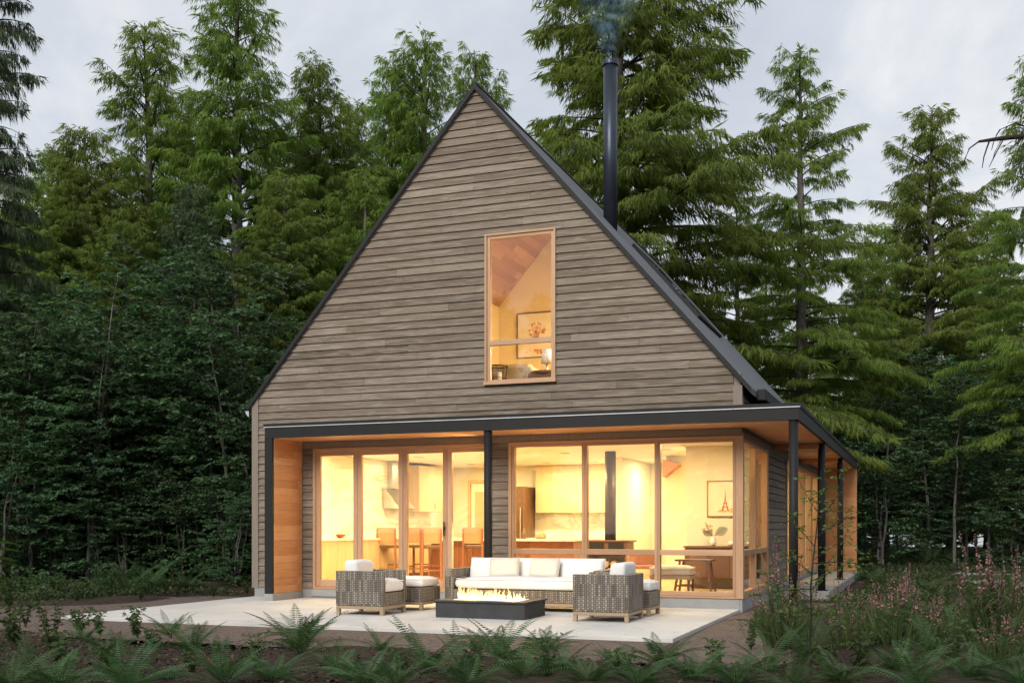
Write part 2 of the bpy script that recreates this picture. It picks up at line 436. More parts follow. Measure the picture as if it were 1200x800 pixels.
n1=N.noise(mp.outputs[0],1.9,8,.56,.5); n2=N.noise(mp.outputs[0],6.5,6,.6,.3)
mixn=N.math('MULTIPLY_ADD',n2,.22,N.math('MULTIPLY',n1,.80))
cloud=N.ramp(mixn,[(.36,(3.9,4.35,4.95)),(.5,(5.1,5.45,5.95)),(.60,(6.8,6.85,6.9))])
N.l(N.mix(.93,sky.outputs[0],cloud),bg.inputs[0]); N.l(bg.outputs[0],wo.inputs[0])
sl=bpy.data.lights.new('sun','SUN'); so=bpy.data.objects.new('sun',sl); COL.objects.link(so)
sl.energy=2.6; sl.angle=R(30); sl.color=(1,.95,.88)
so.rotation_euler=sdir.to_track_quat('Z','Y').to_euler()
scene.view_settings.view_transform='Standard'; scene.view_settings.look='None'
scene.view_settings.exposure=0.12; scene.view_settings.gamma=1; scene.view_settings.use_curve_mapping=False
cy=scene.cycles
cy.use_denoising=True
try: cy.denoiser='OPENIMAGEDENOISE'
except Exception: pass
cy.max_bounces=7; cy.diffuse_bounces=4; cy.glossy_bounces=3; cy.transmission_bounces=4; cy.transparent_max_bounces=12; cy.volume_bounces=0
cy.use_adaptive_sampling=True; cy.adaptive_threshold=.02; cy.sample_clamp_indirect=6.0; cy.caustics_reflective=False; cy.caustics_refractive=False

LPOW=62.0; HAZE=.0005; UPOW=300.0; LAMPW=330.0
M['redblob']=simple('red_glaze',(.5,.05,.03),.3)
M['stove']=simple('rust_brown_iron',(.12,.06,.035),.5,.2)
M['fluepipe']=simple('dark_flue',(.06,.045,.035),.45,.3)
M['leafdark']=simple('dark_leaf',(.012,.035,.014),.35)
M['paint_up']=simple('warm_cream_paint',(.78,.66,.42),.6,0,.03,2)
# ================================================================== GROUND
rng=random.Random(5)
def sheet(name,x0,x1,y0,y1,z,mat,kind='structure',n=1):
    mb=MB(); mb.face([(x0,y0,z),(x1,y0,z),(x1,y1,z),(x0,y1,z)])
    return tag(mb.build(name,mat),kind=kind)
def ground():
    # one sheet, finely divided and gently uneven close to the house, reaching the horizon
    xs=np.concatenate([[-900,-300,-120,-70],np.linspace(-45,25,150),[50,110,300,900]])
    ys=np.concatenate([[-200,-60,-30],np.linspace(-17,45,140),[60,90,180,500,1500]])
    X,Y=np.meshgrid(xs,ys); r=np.random.RandomState(3)
    Z=np.zeros_like(X)-.035
    for k in range(26):
        a=r.uniform(0,6.28); fr=r.uniform(.25,3.0); ph=r.uniform(0,6.28); am=.022/(.6+fr)
        Z+=am*np.sin((X*math.cos(a)+Y*math.sin(a))*fr+ph)
    # flat bed next to the patio and under the house
    d=np.maximum(np.maximum(-9.6-X,X-1.1),np.maximum(-5.75-Y,Y-13.2))
    k=np.clip(d/.6,0,1); Z=-.052*(1-k)+Z*k
    far=np.maximum(np.abs(X)-60,np.abs(Y)-60); Z=np.where(far>0,-.055,Z)
    nx,ny=len(xs),len(ys)
    V=np.stack([X,Y,Z],-1).reshape(-1,3)
    i=np.arange((ny-1)*(nx-1)); a=(i//(nx-1))*nx+i%(nx-1)
    Q=np.stack([a,a+1,a+nx+1,a+nx],-1)
    o=raw_mesh('ground',V,None,M['soil'],quads=Q,smooth=True); tag(o,kind='structure')
ground()
# compacted gravel margin round the patio
def poly(name,pts,z,mat,th=.0):
    mb=MB(); mb.face([(x,y,z) for x,y in pts]); return tag(mb.build(name,mat),kind='structure')
poly('path',[(-11.5,-6.4),(-4,-6.4),(1.3,-6.4),(1.6,-4.2),(1.6,-1.5),(1.3,2.4),(.0,2.4),(0,0),(0,-4.55),(-8.45,-4.55),(-8.45,.3),(-9.5,.4),(-11.3,-1.2),(-11.2,-4.6)],-.043,M['gravel'])
g1=gnd(1085,684,0); g2=gnd(1215,690,0); g3=gnd(1215,672,0); g4=gnd(1120,670,0)
poly('path',[(p.x,p.y) for p in (g1,g2,g3,g4)],-.012,M['stonepath'])
g1=at(880,66,0); g2=at(1500,66,0); g3=at(2300,900,0); g4=at(500,900,0)
poly('lake_water',[(p.x,p.y) for p in (g1,g2,g3,g4)],.03,M['water'])
# patio
pt=MB(); 
xs=np.linspace(-8.45,0,8); ys=np.linspace(-4.55,0,5)
for i in range(7):
    for j in range(4):
        pt.box(xs[i]+.003,xs[i+1]-.003,ys[j]+.003,ys[j+1]-.003,-.07,0,rng.random())
pt.box(-8.44,-.01,-4.54,-.01,-.075,-.008)
tag(pt.build('patio',M['patio'],bevel=.004,seg=1),kind='structure')

# ================================================================== HOUSE
HX0=-8.45; HL=13.0; RX=-4.225; SL=1.159
def zroof(x): return 8.25-SL*abs(x-RX)
house=empty('house',(0,0,0),0,'gabled cabin in weathered grey lap siding with a steep dark roof and glowing windows','house')
PITCH=.1272
def boards(mb,fn,z0,z1,lf,rf,openings,seed=1,lo=1.2,hi=3.6,out=.026):
    r=random.Random(seed); nrow=int(math.ceil((z1-z0)/PITCH))
    for i in range(nrow):
        a=z0+i*PITCH; b=min(a+PITCH,z1)
        cuts=sorted({a,b}|{z for o in openings for z in (o[2],o[3]) if a<z<b})
        # joints
        L0,R0=lf(a),rf(a); js=[]; x=L0+r.uniform(.3,hi)
        while x<R0-.4: js.append(x); x+=r.uniform(lo,hi)
        tones=[min(1,max(0,r.gauss(.5,.17))) for _ in range(len(js)+1)]
        for c in range(len(cuts)-1):
            p,q=cuts[c],cuts[c+1]; zm=(p+q)/2
            iv=[(None,None)]
            segs=[[L0-9,R0+9]]
            for o in openings:
                if o[2]<=zm<=o[3]:
                    ns=[]
                    for s in segs:
                        if o[1]<=s[0] or o[0]>=s[1]: ns.append(s)
                        else:
                            if s[0]<o[0]: ns.append([s[0],o[0]])
                            if s[1]>o[1]: ns.append([o[1],s[1]])
                    segs=ns
            bounds=[-99]+js+[99]
            for s in segs:
                for k in range(len(bounds)-1):
                    u0=max(s[0],bounds[k]); u1=min(s[1],bounds[k+1])
                    if u1-u0<.01: continue
                    gap=.0015
                    def e(u,z):
                        return min(max(u,lf(z)),rf(z))
                    a0,a1,b0,b1=e(u0,p),e(u1,p),e(u0,q),e(u1,q)
                    if a1-a0<.004 and b1-b0<.004: continue
                    if abs(u0-bounds[k])<1e-6: a0+=gap; b0+=gap
                    if abs(u1-bounds[k+1])<1e-6: a1-=gap; b1-=gap
                    fa=(p-a)/PITCH; fb=(q-a)/PITCH
                    if p==a: p_=p+.009
                    else: p_=p
                    oa=out*(1-fa)+.004*fa; ob=out*(1-fb)+.004*fb
                    mb.hexa([fn(a0,p_,oa),fn(a1,p_,oa),fn(a1,p_,-.01),fn(a0,p_,-.01),fn(b0,q,ob),fn(b1,q,ob),fn(b1,q,-.01),fn(b0,q,-.01)],tones[k])
front=lambda u,z,o:(u,-o,z)
right=lambda u,z,o:(o,u,z)
UPW=(-4.063,-2.861,3.495,5.906)
DRW=(-7.244,-3.944,.0,2.553)
BIG=(-3.614,.2,.0,2.523)
mb=MB()
lf=lambda z: max(HX0+.10, RX-(8.25-z)/SL) if z>3.25 else HX0+.10
rf=lambda z: min(-.10, RX+(8.25-z)/SL) if z>3.25 else -.10
lf=lambda z: max(HX0+.10, RX-(8.25-z)/SL); rf=lambda z: min(-.10, RX+(8.25-z)/SL)
boards(mb,front,.15,8.24,lf,rf,[UPW,DRW,BIG],seed=4)
mb.build('gable_siding',M['siding'],house)
# sheathing behind the boards, cut round the openings
def wallstrip(mb,x0,x1,z0,z1,y0=.012,y1=.16): mb.box(x0,x1,y0,y1,z0,z1)
mb=MB()
for (x0,x1,z0,z1) in ((HX0,DRW[0],.12,2.553),(DRW[1],BIG[0],.12,2.553),(HX0,0,2.553,UPW[2])): wallstrip(mb,x0,x1,z0,z1)
mb.box(HX0,DRW[1],.012,.16,2.53,2.553)
def trap(mb,zl,zh,xl0,xr0,xl1,xr1): mb.hexa([(xl0,.012,zl),(xr0,.012,zl),(xr0,.16,zl),(xl0,.16,zl),(xl1,.012,zh),(xr1,.012,zh),(xr1,.16,zh),(xl1,.16,zh)])
zz=3.353
l=lambda z:max(HX0,RX-(8.24-z)/SL); r_=lambda z:min(0,RX+(8.24-z)/SL)
trap(mb,3.495,5.906,l(3.495),UPW[0],l(5.906),UPW[0]); trap(mb,3.495,5.906,UPW[1],r_(3.495),UPW[1],r_(5.906)); trap(mb,5.906,8.24,l(5.906),r_(5.906),RX-.01,RX+.01)
mb.build('front_wall',M['trimgrey'],house)
# side walls
SIDEWIN=(.0,2.78,0,2.523); SIDEDR=(5.45,11.9,0,2.523)
mb=MB(); boards(mb,right,.15,3.30,lambda z:.10,lambda z:HL,[(-1,2.78,0,2.60),(5.45,11.9,0,2.523)],seed=9)
leftf=lambda u,z,o:(HX0-o,HL-u,z)
mb.build('side_siding',M['siding'],house)
mb=MB(); boards(mb,leftf,.15,3.30,lambda z:0,lambda z:HL-.1,[],seed=12); mb.build('side_siding',M['siding'],house)
mb=MB()
mb.box(-.16,-.012,.17,HL-.01,2.523,3.30); mb.box(-.16,-.012,2.78,5.45,.12,2.523); mb.box(-.16,-.012,11.9,HL-.01,.12,2.523)
mb.box(HX0+.012,HX0+.16,.17,HL-.01,.12,3.30)
mb.build('side_wall',M['trimgrey'],house)
mb=MB()   # back wall
mb.box(HX0+.17,-.17,HL-.16,HL-.02,.12,3.28)
mb.hexa([(HX0+.17,HL-.16,3.281),(-.17,HL-.16,3.281),(-.17,HL-.02,3.281),(HX0+.17,HL-.02,3.281),(RX-.01,HL-.16,8.15),(RX+.01,HL-.16,8.15),(RX+.01,HL-.02,8.15),(RX-.01,HL-.02,8.15)])
mb.build('back_wall',M['trimgrey'],house)
# corner boards
mb=MB(); mb.box(HX0-.03,HX0+.10,-.034,.10,.15,3.46,.35); mb.box(-.10,.034,-.034,.012,2.70,3.30,.4); mb.box(.013,.034,.013,.10,2.90,3.30,.4)
mb.build('corner_board',M['trimgrey'],house)
mb=MB()   # dark strip of siding wall above the door heads, run of trim
mb.box(HX0+.1,-.0,-.03,-.001,2.556,2.668,.3); mb.box(.001,.03,-.03,12.0,2.526,2.668,.3)
mb.build('head_trim',M['trimgrey'],house)
# foundation
mb=MB()
mb.box(HX0+.02,.0,-.03,HL,-.2,.15); mb.box(-7.62,-7.44,-.96,-.03,-.2,.115); mb.box(.0,.035,-.03,HL,-.2,.15)
mb.build('foundation',M['found'],house,bevel=.006,seg=1)
mb=MB(); mb.box(.045,1.0,3.3,12.45,-.2,.10); mb.build('porch_step',M['found'],house,bevel=.008,seg=1)
# roof: two slopes with thickness
TH=.095
mb=MB()
xe=.16; Y0=-.055; Y1=HL+.06
def rp(x,top): return zroof(x)+(TH if top else .005)
def slope(xa,xb):
    xs_=[xa,xb]
    mb.hexa([(xa,Y0,rp(xa,0)),(xb,Y0,rp(xb,0)),(xb,Y1,rp(xb,0)),(xa,Y1,rp(xa,0)),(xa,Y0,rp(xa,1)),(xb,Y0,rp(xb,1)),(xb,Y1,rp(xb,1)),(xa,Y1,rp(xa,1))])
slope(HX0-.09,RX); slope(RX,xe)
mb.build('roof',M['roof'],house)
mb=MB()  # rake edge metal
for (xa,xb) in ((HX0-.10,RX),(RX,xe+.01)):
    mb.hexa([(xa,Y0-.025,rp(xa,0)+.0),(xb,Y0-.025,rp(xb,0)+.0),(xb,Y0-.002,rp(xb,0)+.0),(xa,Y0-.002,rp(xa,0)+.0),(xa,Y0-.025,rp(xa,1)+.004),(xb,Y0-.025,rp(xb,1)+.004),(xb,Y0-.002,rp(xb,1)+.004),(xa,Y0-.002,rp(xa,1)+.004)])
mb.build('rake_trim',M['black'],house)
mb=MB(); mb.box(xe+.002,xe+.14,.55,HL,zroof(xe)-.04,zroof(xe)+.13); mb.box(HX0-.24,HX0-.142,.3,HL,zroof(HX0-.14)-.02,zroof(HX0-.14)+.14)
mb.build('gutter',M['black'],house,bevel=.01,seg=1)
mb=MB(); mb.hexa([(HX0-.16,-.01,3.19),(HX0-.11,-.01,3.14),(HX0-.11,-.004,3.14),(HX0-.16,-.004,3.19),(HX0-.19,-.01,3.25),(HX0-.11,-.01,3.25),(HX0-.11,-.004,3.25),(HX0-.19,-.004,3.25)]); mb.build('gutter_end',M['tip'],house)
mb=MB(); mb.tube([(RX,Y0-.02,8.25+TH+.0),(RX,Y1,8.25+TH+.0)],.035,8); mb.build('ridge_cap',M['black'],house)
# skylights on the right slope
def onroof(x,y,h): n=Vector((SL,0,1)).normalized(); return Vector((x,y,zroof(x)+TH))+n*h
sk=MB(); 
def rbox(mb,xa,xb,ya,yb,h0,h1): mb.hexa([onroof(xa,ya,h0),onroof(xb,ya,h0),onroof(xb,yb,h0),onroof(xa,yb,h0),onroof(xa,ya,h1),onroof(xb,ya,h1),onroof(xb,yb,h1),onroof(xa,yb,h1)])
for i,(xa,xb) in enumerate(((-2.85,-1.55),)):
    sk=MB(); rbox(sk,xa,xb,4.6,4.68,-.02,.065); rbox(sk,xa,xb,7.0,7.08,-.02,.065); rbox(sk,xa,xa+.08,4.68,7.0,-.02,.065); rbox(sk,xb-.08,xb,4.68,7.0,-.02,.065)
    o=sk.build('skylight',M['black'],house)
    g=MB(); rbox(g,xa+.08,xb-.08,4.681,6.999,.045,.055); g.build('pane',M['glass'],o)
# chimney flue
CX,CYY=-2.97,3.5
mb=MB(); mb.tube([(CX,CYY,6.7),(CX,CYY,9.93)],.13,28); 
ch=mb.build('chimney',M['pipe'],house,smooth=False); 
for p in ch.data.polygons: p.use_smooth = abs(p.normal.z)<.5
mb=MB(); mb.lathe([(.138,9.86),(.152,9.86),(.152,9.93),(.142,9.95),(.10,9.95)],(CX,CYY,0),28); mb.build('chimney_collar',M['pipe'],ch)
# porch roof wrapping the corner
PX0,PX1,PY0=-7.609,.945,-.94; PE=12.45
mb=MB()
mb.box(PX0,PX1,PY0,PY0+.05,2.672,2.843); mb.box(PX1-.05,PX1,PY0+.05,PE,2.672,2.843); mb.box(PX0,PX1-.05,PE-.05,PE,2.70,2.843) if False else None
mb.box(PX0,PX0+.145,PY0-.002,PY0+.048,.115,2.671)
pf=mb.build('porch_fascia',M['black'],house,bevel=.003,seg=1)
mb=MB(); mb.box(PX0-.015,PX1+.012,PY0-.014,PY0+.03,2.845,2.857); mb.build('drip_edge',M['drip'],house)
mb=MB(); mb.box(PX0-.015,PX1+.018,PY0-.02,-.002,2.859,2.905); mb.box(.036,PX1+.018,-.002,PE,2.859,2.905); mb.box(PX1-.0,PX1+.012,PY0+.04,PE,2.845,2.858)
mb.build('porch_roof',M['black'],house)
# soffit boards run along the front
mb=MB(); r=random.Random(8)
y=PY0+.051
while y<-.04:
    y1=min(y+.14,-.031); x=PX0+.15
    while x<PX1-.052:
        x1=min(x+r.uniform(1.8,4),PX1-.051); mb.box(x+.001,x1-.001,y+.0015,y1-.0015,2.673,2.70,r.random()); x=x1
    y=y1
y=-.031
while y<PE-.05:
    y1=min(y+.14,PE-.05); mb.box(.031,PX1-.051,y+.0015,y1-.0015,2.673,2.70,r.random()); y=y1
mb.build('soffit',M['cedar_soffit'],house)
mb=MB(); mb.box(PX0+.02,PX1-.06,PY0+.06,-.034,2.702,2.84); mb.box(.04,PX1-.06,-.03,PE,2.702,2.84); mb.build('porch_deck',M['black'],house)
# beams under the side soffit
mb=MB()
for y in (3.47,7.85): mb.box(.036,PX1-.055,y-.045,y+.045,2.58,2.671)
mb.build('porch_beam',M['cedar'],house)
# left end panel of the porch
mb=MB(); r=random.Random(3); z=.117
while z<2.67:
    z1=min(z+.125,2.671); 
    y=PY0+.05
    while y<-.04:
        y1=min(y+r.uniform(.35,.9),-.035); mb.box(PX0+.13,PX0+.155,y+.0008,y1-.0008,z+.0015,z1-.0008,r.random()); y=y1
    z=z1
mb.build('porch_end_panel',M['cedar'],house)
mb=MB(); mb.box(PX0+.005,PX0+.128,PY0+.05,-.035,.117,2.671,.4); mb.build('porch_end_wall',M['trimgrey'],house)
# far end panel of the side porch
mb=MB(); z=.102
while z<2.67:
    z1=min(z+.125,2.671); mb.box(.036,PX1-.0,PE-.18,PE-.155,z+.0015,z1-.0008,r.random()); z=z1
mb.build('porch_end_panel',M['cedar'],house)
mb=MB(); mb.box(.036,PX1,PE-.153,PE,.10,2.671,.4); mb.build('porch_end_wall',M['trimgrey'],house)
# posts (steel I-posts)
for (x,y,zb) in ((-3.667,-.86,.0),(.86,-.86,-.08),(.86,3.47,.10),(.86,7.85,.10)):
    mb=MB(); mb.tube([(x,y,zb),(x,y,2.671)],.064,20)
    o=mb.build('porch_post',M['black'],house)
    for p in o.data.polygons: p.use_smooth=abs(p.normal.z)<.5
    mb=MB(); mb.box(x-.10,x+.10,y-.078,y+.10,zb,zb+.012); mb.build('base_plate',M['black'],o)

# ---- glazing units. fn maps (u, out, z)
def fbox(mb,u0,u1,o0,o1,z0,z1,side,r=.5):
    if side=='f': mb.box(u0,u1,-o1,-o0,z0,z1,r)
    else: mb.box(o0,o1,u0,u1,z0,z1,r)
def frame_unit(name,u0,u1,z0,z1,wd,side,o0,o1,parent=None,bottom=None,glassz=None,rails=()):
    """timber frame with one pane (rails split it); returns frame object"""
    bt=bottom or wd
    mb=MB(); q=random.Random(int(abs(u0*100)))
    fbox(mb,u0,u0+wd,o0,o1,z0,z1,side,q.random()); fbox(mb,u1-wd,u1,o0,o1,z0,z1,side,q.random())
    o=mb.build(name,M['fir'],parent or house,bevel=.003,seg=1)
    mb=MB(); fbox(mb,u0+wd,u1-wd,o0+.001,o1-.001,z0,z0+bt,side,q.random()); fbox(mb,u0+wd,u1-wd,o0+.001,o1-.001,z1-wd,z1,side,q.random())
    for (a,b) in rails: fbox(mb,u0+wd,u1-wd,o0+.001,o1-.001,a,b,side,q.random())
    mb.build('rail',M['fir_h'],o,bevel=.003,seg=1)
    zs=[z0+bt]+[v for ab in rails for v in ab]+[z1-wd]
    for k in range(0,len(zs),2):
        g=MB(); om=(o0+o1)/2; fbox(g,u0+wd-.004,u1-wd+.004,om-.004,om+.004,zs[k]-.004,zs[k+1]+.004,side); g.build('pane',M['glass'],o)
    return o
# folding doors: outer frame + four leaves
mb=MB(); fbox(mb,-7.244,-7.19,-.10,.045,.15,2.553,'f',.4); fbox(mb,-3.99,-3.944,-.10,.045,.15,2.553,'f',.6)
df=mb.build('door_frame',M['fir'],house,bevel=.003,seg=1)
mb=MB(); fbox(mb,-7.19,-3.99,-.099,.044,2.505,2.553,'f',.5); fbox(mb,-7.19,-3.99,-.099,.05,.151,.20,'f',.2); mb.build('rail',M['fir_h'],df,bevel=.003,seg=1)
for (a,b) in ((-7.185,-6.387),(-6.383,-5.535),(-5.529,-4.728),(-4.724,-3.995)):
    o=frame_unit('folding_door',a,b,.205,2.50,.078,'f',-.035,.03,bottom=.115)
    if a in (-5.529,):
        h=MB(); h.box(-4.775,-4.755,-.085,-.035,1.18,1.20); h.box(-4.775,-4.755,-.085,-.07,1.06,1.30); h.build('handle',M['black'],o)
mb=MB(); fbox(mb,-7.26,-3.93,-.10,.06,.03,.149,'f'); 
mb.build('door_step',M['found'],house,bevel=.004,seg=1)
# big corner window, front run: posts, sill and mid rail
UN=((-3.614,-2.392,.092,.035),(-2.392,-1.240,.035,.035),(-1.240,-.055,.035,.06))
q=random.Random(2)
def winrun(side,edges,zt,zb,name,rail=(.785,.868),post=.0):
    fr=None
    for i in range(len(edges)-1):
        a,b=edges[i],edges[i+1]
        o=frame_unit(name,a+.001,b-.001,zb,zt,.042,side,-.07,.035,bottom=.062,rails=(rail,))
winrun('f',(-3.60,-2.392,-1.240,-.062),2.515,.185,'corner_window')
mb=MB(); fbox(mb,-3.614,-.062,-.10,.045,2.516,2.56,'f',.6); fbox(mb,-3.614,-.062,-.10,.05,.151,.184,'f',.3); mb.build('window_trim',M['fir_h'],house,bevel=.003,seg=1)
mb=MB(); fbox(mb,-3.655,-3.602,-.0,.045,.152,2.558,'f',.6); mb.build('window_trim',M['fir'],house,bevel=.003,seg=1)
mb=MB(); mb.box(-.06,.05,-.05,.06,.152,2.556,.5); mb.build('corner_post',M['fir'],house,bevel=.004,seg=1)
winrun('r',(.062,1.36,2.72),2.515,.185,'corner_window')
mb=MB(); fbox(mb,.062,2.72,-.10,.045,2.516,2.524,'r',.6); fbox(mb,.062,2.78,-.10,.05,.151,.184,'r',.3); fbox(mb,2.721,2.78,-.16,.045,.185,2.524,'r',.4); mb.build('window_trim',M['fir'],house,bevel=.003,seg=1)
mb=MB(); mb.box(-.02,.052,-.028,2.80,2.526,2.60,.3); mb.build('window_hood',M['trimgrey'],house)
# side glazed doors
e=(5.46,7.06,8.67,10.28,11.88)
for i in range(4): frame_unit('side_door',e[i],e[i+1]-.01,.155,2.515,.085,'r',-.08,.04,bottom=.13)
# upper window
mb=MB(); fbox(mb,UPW[0]-.0,UPW[0]+.04,-.13,.055,UPW[2]+.04,UPW[3],'f',.3); fbox(mb,UPW[1]-.03,UPW[1]+.0,-.13,.055,UPW[2]+.04,UPW[3],'f',.8)
uf=mb.build('upper_window',M['fir'],house,bevel=.003,seg=1)
mb=MB(); fbox(mb,UPW[0]+.04,UPW[1]-.03,-.129,.054,UPW[3]-.035,UPW[3],'f',.5); fbox(mb,UPW[0]-.01,UPW[1]+.01,-.13,.075,UPW[2]-.01,UPW[2]+.04,'f',.9); fbox(mb,UPW[0]+.09,UPW[1]-.075,-.03,.03,4.118,4.20,'f',.7)
mb.build('rail',M['fir_h'],uf,bevel=.003,seg=1)
mb=MB(); a,b=UPW[0]+.042,UPW[1]-.032
fbox(mb,a,a+.05,-.04,.03,UPW[2]+.042,UPW[3]-.037,'f',.8); fbox(mb,b-.045,b,-.04,.03,UPW[2]+.042,UPW[3]-.037,'f',.9); mb.build('sash',M['fir'],uf,bevel=.003,seg=1)
mb=MB(); fbox(mb,a+.05,b-.045,-.04,.03,UPW[3]-.09,UPW[3]-.037,'f',.5);fbox(mb,a+.05,b-.045,-.04,.03,UPW[2]+.042,UPW[2]+.07,'f',.7); mb.build('sash',M['fir_h'],uf,bevel=.003,seg=1)
for (z0,z1) in ((UPW[2]+.07,4.118),(4.20,UPW[3]-.09)):
    g=MB(); fbox(g,a+.046,b-.041,-.006,.002,z0,z1,'f'); g.build('pane',M['glass'],uf)

# ================================================================== INTERIOR SHELL
IX0,IX1=HX0+.17,-.17
mb=MB(); 
r=random.Random(11); x=IX0
while x<IX1:
    x1=min(x+.14,IX1); y=.165
    while y<12.8:
        y1=min(y+r.uniform(1,2.2),12.8); mb.box(x+.0005,x1-.0005,y+.0005,y1-.0005,.12,.153,r.random()); y=y1
    x=x1
mb.build('interior_floor',M['floorwood'],house)
mb=MB(); mb.box(IX0,IX1,.165,12.8,2.63,2.90); mb.build('interior_ceiling',M['ceilpaint'],house)
mb=MB()
mb.box(IX0,IX0+.02,.165,12.8,.155,2.628)          # left wall lining
mb.box(IX0+.02,-1.40,7.62,7.70,.155,2.628)         # kitchen back wall
mb.box(-1.40,-.172,2.80,2.92,.155,2.628)           # short return wall with the picture
mb.box(-1.40,-1.30,7.0,7.7,.155,2.628); mb.box(-2.3,-1.40,5.2,5.32,.155,2.628)
mb.box(-.19,-.172,2.92,5.42,.155,2.628)
mb.box(-3.42,-3.20,5.2,7.60,.155,2.628)
mb.box(IX0,IX1,12.7,12.8,.155,2.628)
mb.box(HX0+.17,-7.25,.162,.175,.155,2.628); mb.box(-3.94,-3.66,.162,.175,.155,2.628)
mb.build('interior_wall',M['paint'],house)
mb=MB(); mb.hexa([(-1.95,4.6,2.24),(-1.9,4.6,2.24),(-1.9,5.2,2.24),(-1.95,5.2,2.24),(-1.95,4.6,2.627),(-1.35,4.6,2.627),(-1.35,5.2,2.627),(-1.95,5.2,2.627)]) if False else None
mb.hexa([(-2.30,4.9,2.20),(-2.28,4.9,2.20),(-2.28,5.19,2.20),(-2.30,5.19,2.20),(-2.30,4.9,2.55),(-1.98,4.9,2.45),(-1.98,5.19,2.45),(-2.30,5.19,2.55)]); mb.build('stair_soffit',M['cedar'],house)
# upper room
mb=MB(); mb.box(IX0,IX1,.165,12.8,2.905,3.10); mb.build('upper_floor',M['floorwood'],house)
def up_ceiling():
    mb=MB(); r=random.Random(31)
    for sgn in (-1,1):
        x=RX
        lim=IX0+.02 if sgn<0 else IX1-.02
        while (x>lim if sgn<0 else x<lim):
            x1=x+sgn*.095; x1=max(x1,lim) if sgn<0 else min(x1,lim)
            y=.165
            while y<6.6:
                y1=min(y+r.uniform(1.2,3),6.6); za,zb=8.02-SL*abs(x-RX),8.02-SL*abs(x1-RX)
                xa,xb,zA,zB=(x1,x,zb,za) if sgn<0 else (x,x1,za,zb)
                mb.hexa([(xa,y,zA),(xb,y,zB),(xb,y1,zB),(xa,y1,zA),(xa,y,zA+.04),(xb,y,zB+.04),(xb,y1,zB+.04),(xa,y1,zA+.04)],r.random()); y=y1
            x=x1
    mb.build('upper_ceiling',M['cedar_up'],house)
M['cedar_up']=wood('cedar_ceiling',(.28,.14,.07),(.44,.24,.13),(.58,.35,.20),(16,1.2,16),.5,1,2.0,.3,.05)
up_ceiling()
mb=MB(); mb.hexa([(-6.0,5.5,2.96),(-.4,5.5,2.96),(-.4,5.6,2.96),(-6.0,5.6,2.96),(-6.0,5.5,5.94),(-.4,5.5,3.5),(-.4,5.6,3.5),(-6.0,5.6,5.94)]) if False else None
mb.face([(-6.06,5.5,3.101),(-.5,5.5,3.101),(-.5,5.5,3.70),(RX,5.5,8.01),(-6.06,5.5,5.89)]); mb.box(-6.06,-6.0,.17,5.49,3.101,5.93)
mb.build('upper_wall',M['paint_up'] if 'paint_up' in M else M['paint'],house)

# downlights (recessed lamps in the ceilings)
def lamp(x,y,z,power,size=.22,col=(1,.75,.38),spread=None):
    l=bpy.data.lights.new('downlight','AREA'); l.shape='DISK'; l.size=size; l.energy=power; l.color=col
    if spread: l.spread=spread
    o=bpy.data.objects.new('downlight_lamp',l); COL.objects.link(o); o.location=(x,y,z)
LP=[(-7.3,1.4),(-5.7,1.4),(-4.1,1.4),(-2.3,1.3),(-.75,1.2),(-7.0,3.6),(-5.3,3.4),(-3.9,3.6),(-1.9,3.4),(-7.0,6.3),(-5.2,6.3),(-4.1,6.3),(-2.5,6.3),(-1.0,9.2),(-1.0,6.6),(-1.0,11.2)]
for (x,y) in LP:
    mb=MB(); mb.lathe([(.075,2.6295),(.105,2.6295),(.105,2.618),(.085,2.612),(.075,2.618)],(x,y,0),16); o=mb.build('downlight',M['steel'],house)
    mb=MB(); mb.lathe([(.074,2.6285),(.074,2.62)],(x,y,0),14); mb.build('lens',M['lampglow'],o)
    lamp(x,y,2.606,LPOW)
def point(x,y,z,power,rad=.09,col=(1,.75,.38)):
    l=bpy.data.lights.new('added_fill','POINT'); l.energy=power; l.color=col; l.shadow_soft_size=rad
    o=bpy.data.objects.new('added_fill_light',l); COL.objects.link(o); o.location=(x,y,z)
# pendants added to brighten the upper room, hung out of the window's view
for (x,y) in ((-2.2,1.3),(-2.3,3.9)):
    mb=MB(); mb.tube([(x,y,4.86),(x,y,8.02-SL*abs(x-RX))],.006,6); mb.lathe([(.02,4.88),(.16,4.66),(.165,4.64),(.155,4.64)],(x,y,0),20); mb.build('added_fill_pendant',M['steel'],house)
    point(x,y,4.55,UPOW)
def added_fill_lamp(x,y,zb,h,power,label):  # unseen lamp added to throw warm light through the glass onto the soffit
    t=empty('added_fill_lamp',(x,y,zb),0,label,'lamp','added standing fill lamps hidden indoors')
    mb=MB(); mb.lathe([(.14,0),(.14,.02),(.02,.03)],(0,0,0),20); mb.tube([(0,0,.02),(0,0,h-.28)],.012,8); mb.build('stand',M['black'],t)
    mb=MB(); mb.lathe([(.15,h-.26),(.19,h-.30)],(0,0,0),20); mb.v=[]; mb.f=[]; mb.r=[]
    b=0
    for k in range(20):
        a0,a1=2*math.pi*k/20,2*math.pi*(k+1)/20
        mb.face([(.19*math.cos(a0),.19*math.sin(a0),h-.12),(.19*math.cos(a1),.19*math.sin(a1),h-.12),(.14*math.cos(a1),.14*math.sin(a1),h+.12),(.14*math.cos(a0),.14*math.sin(a0),h+.12)])
    mb.build('shade',M['tanfab'],t)
    point(x,y,zb+h-.02,power,.05)
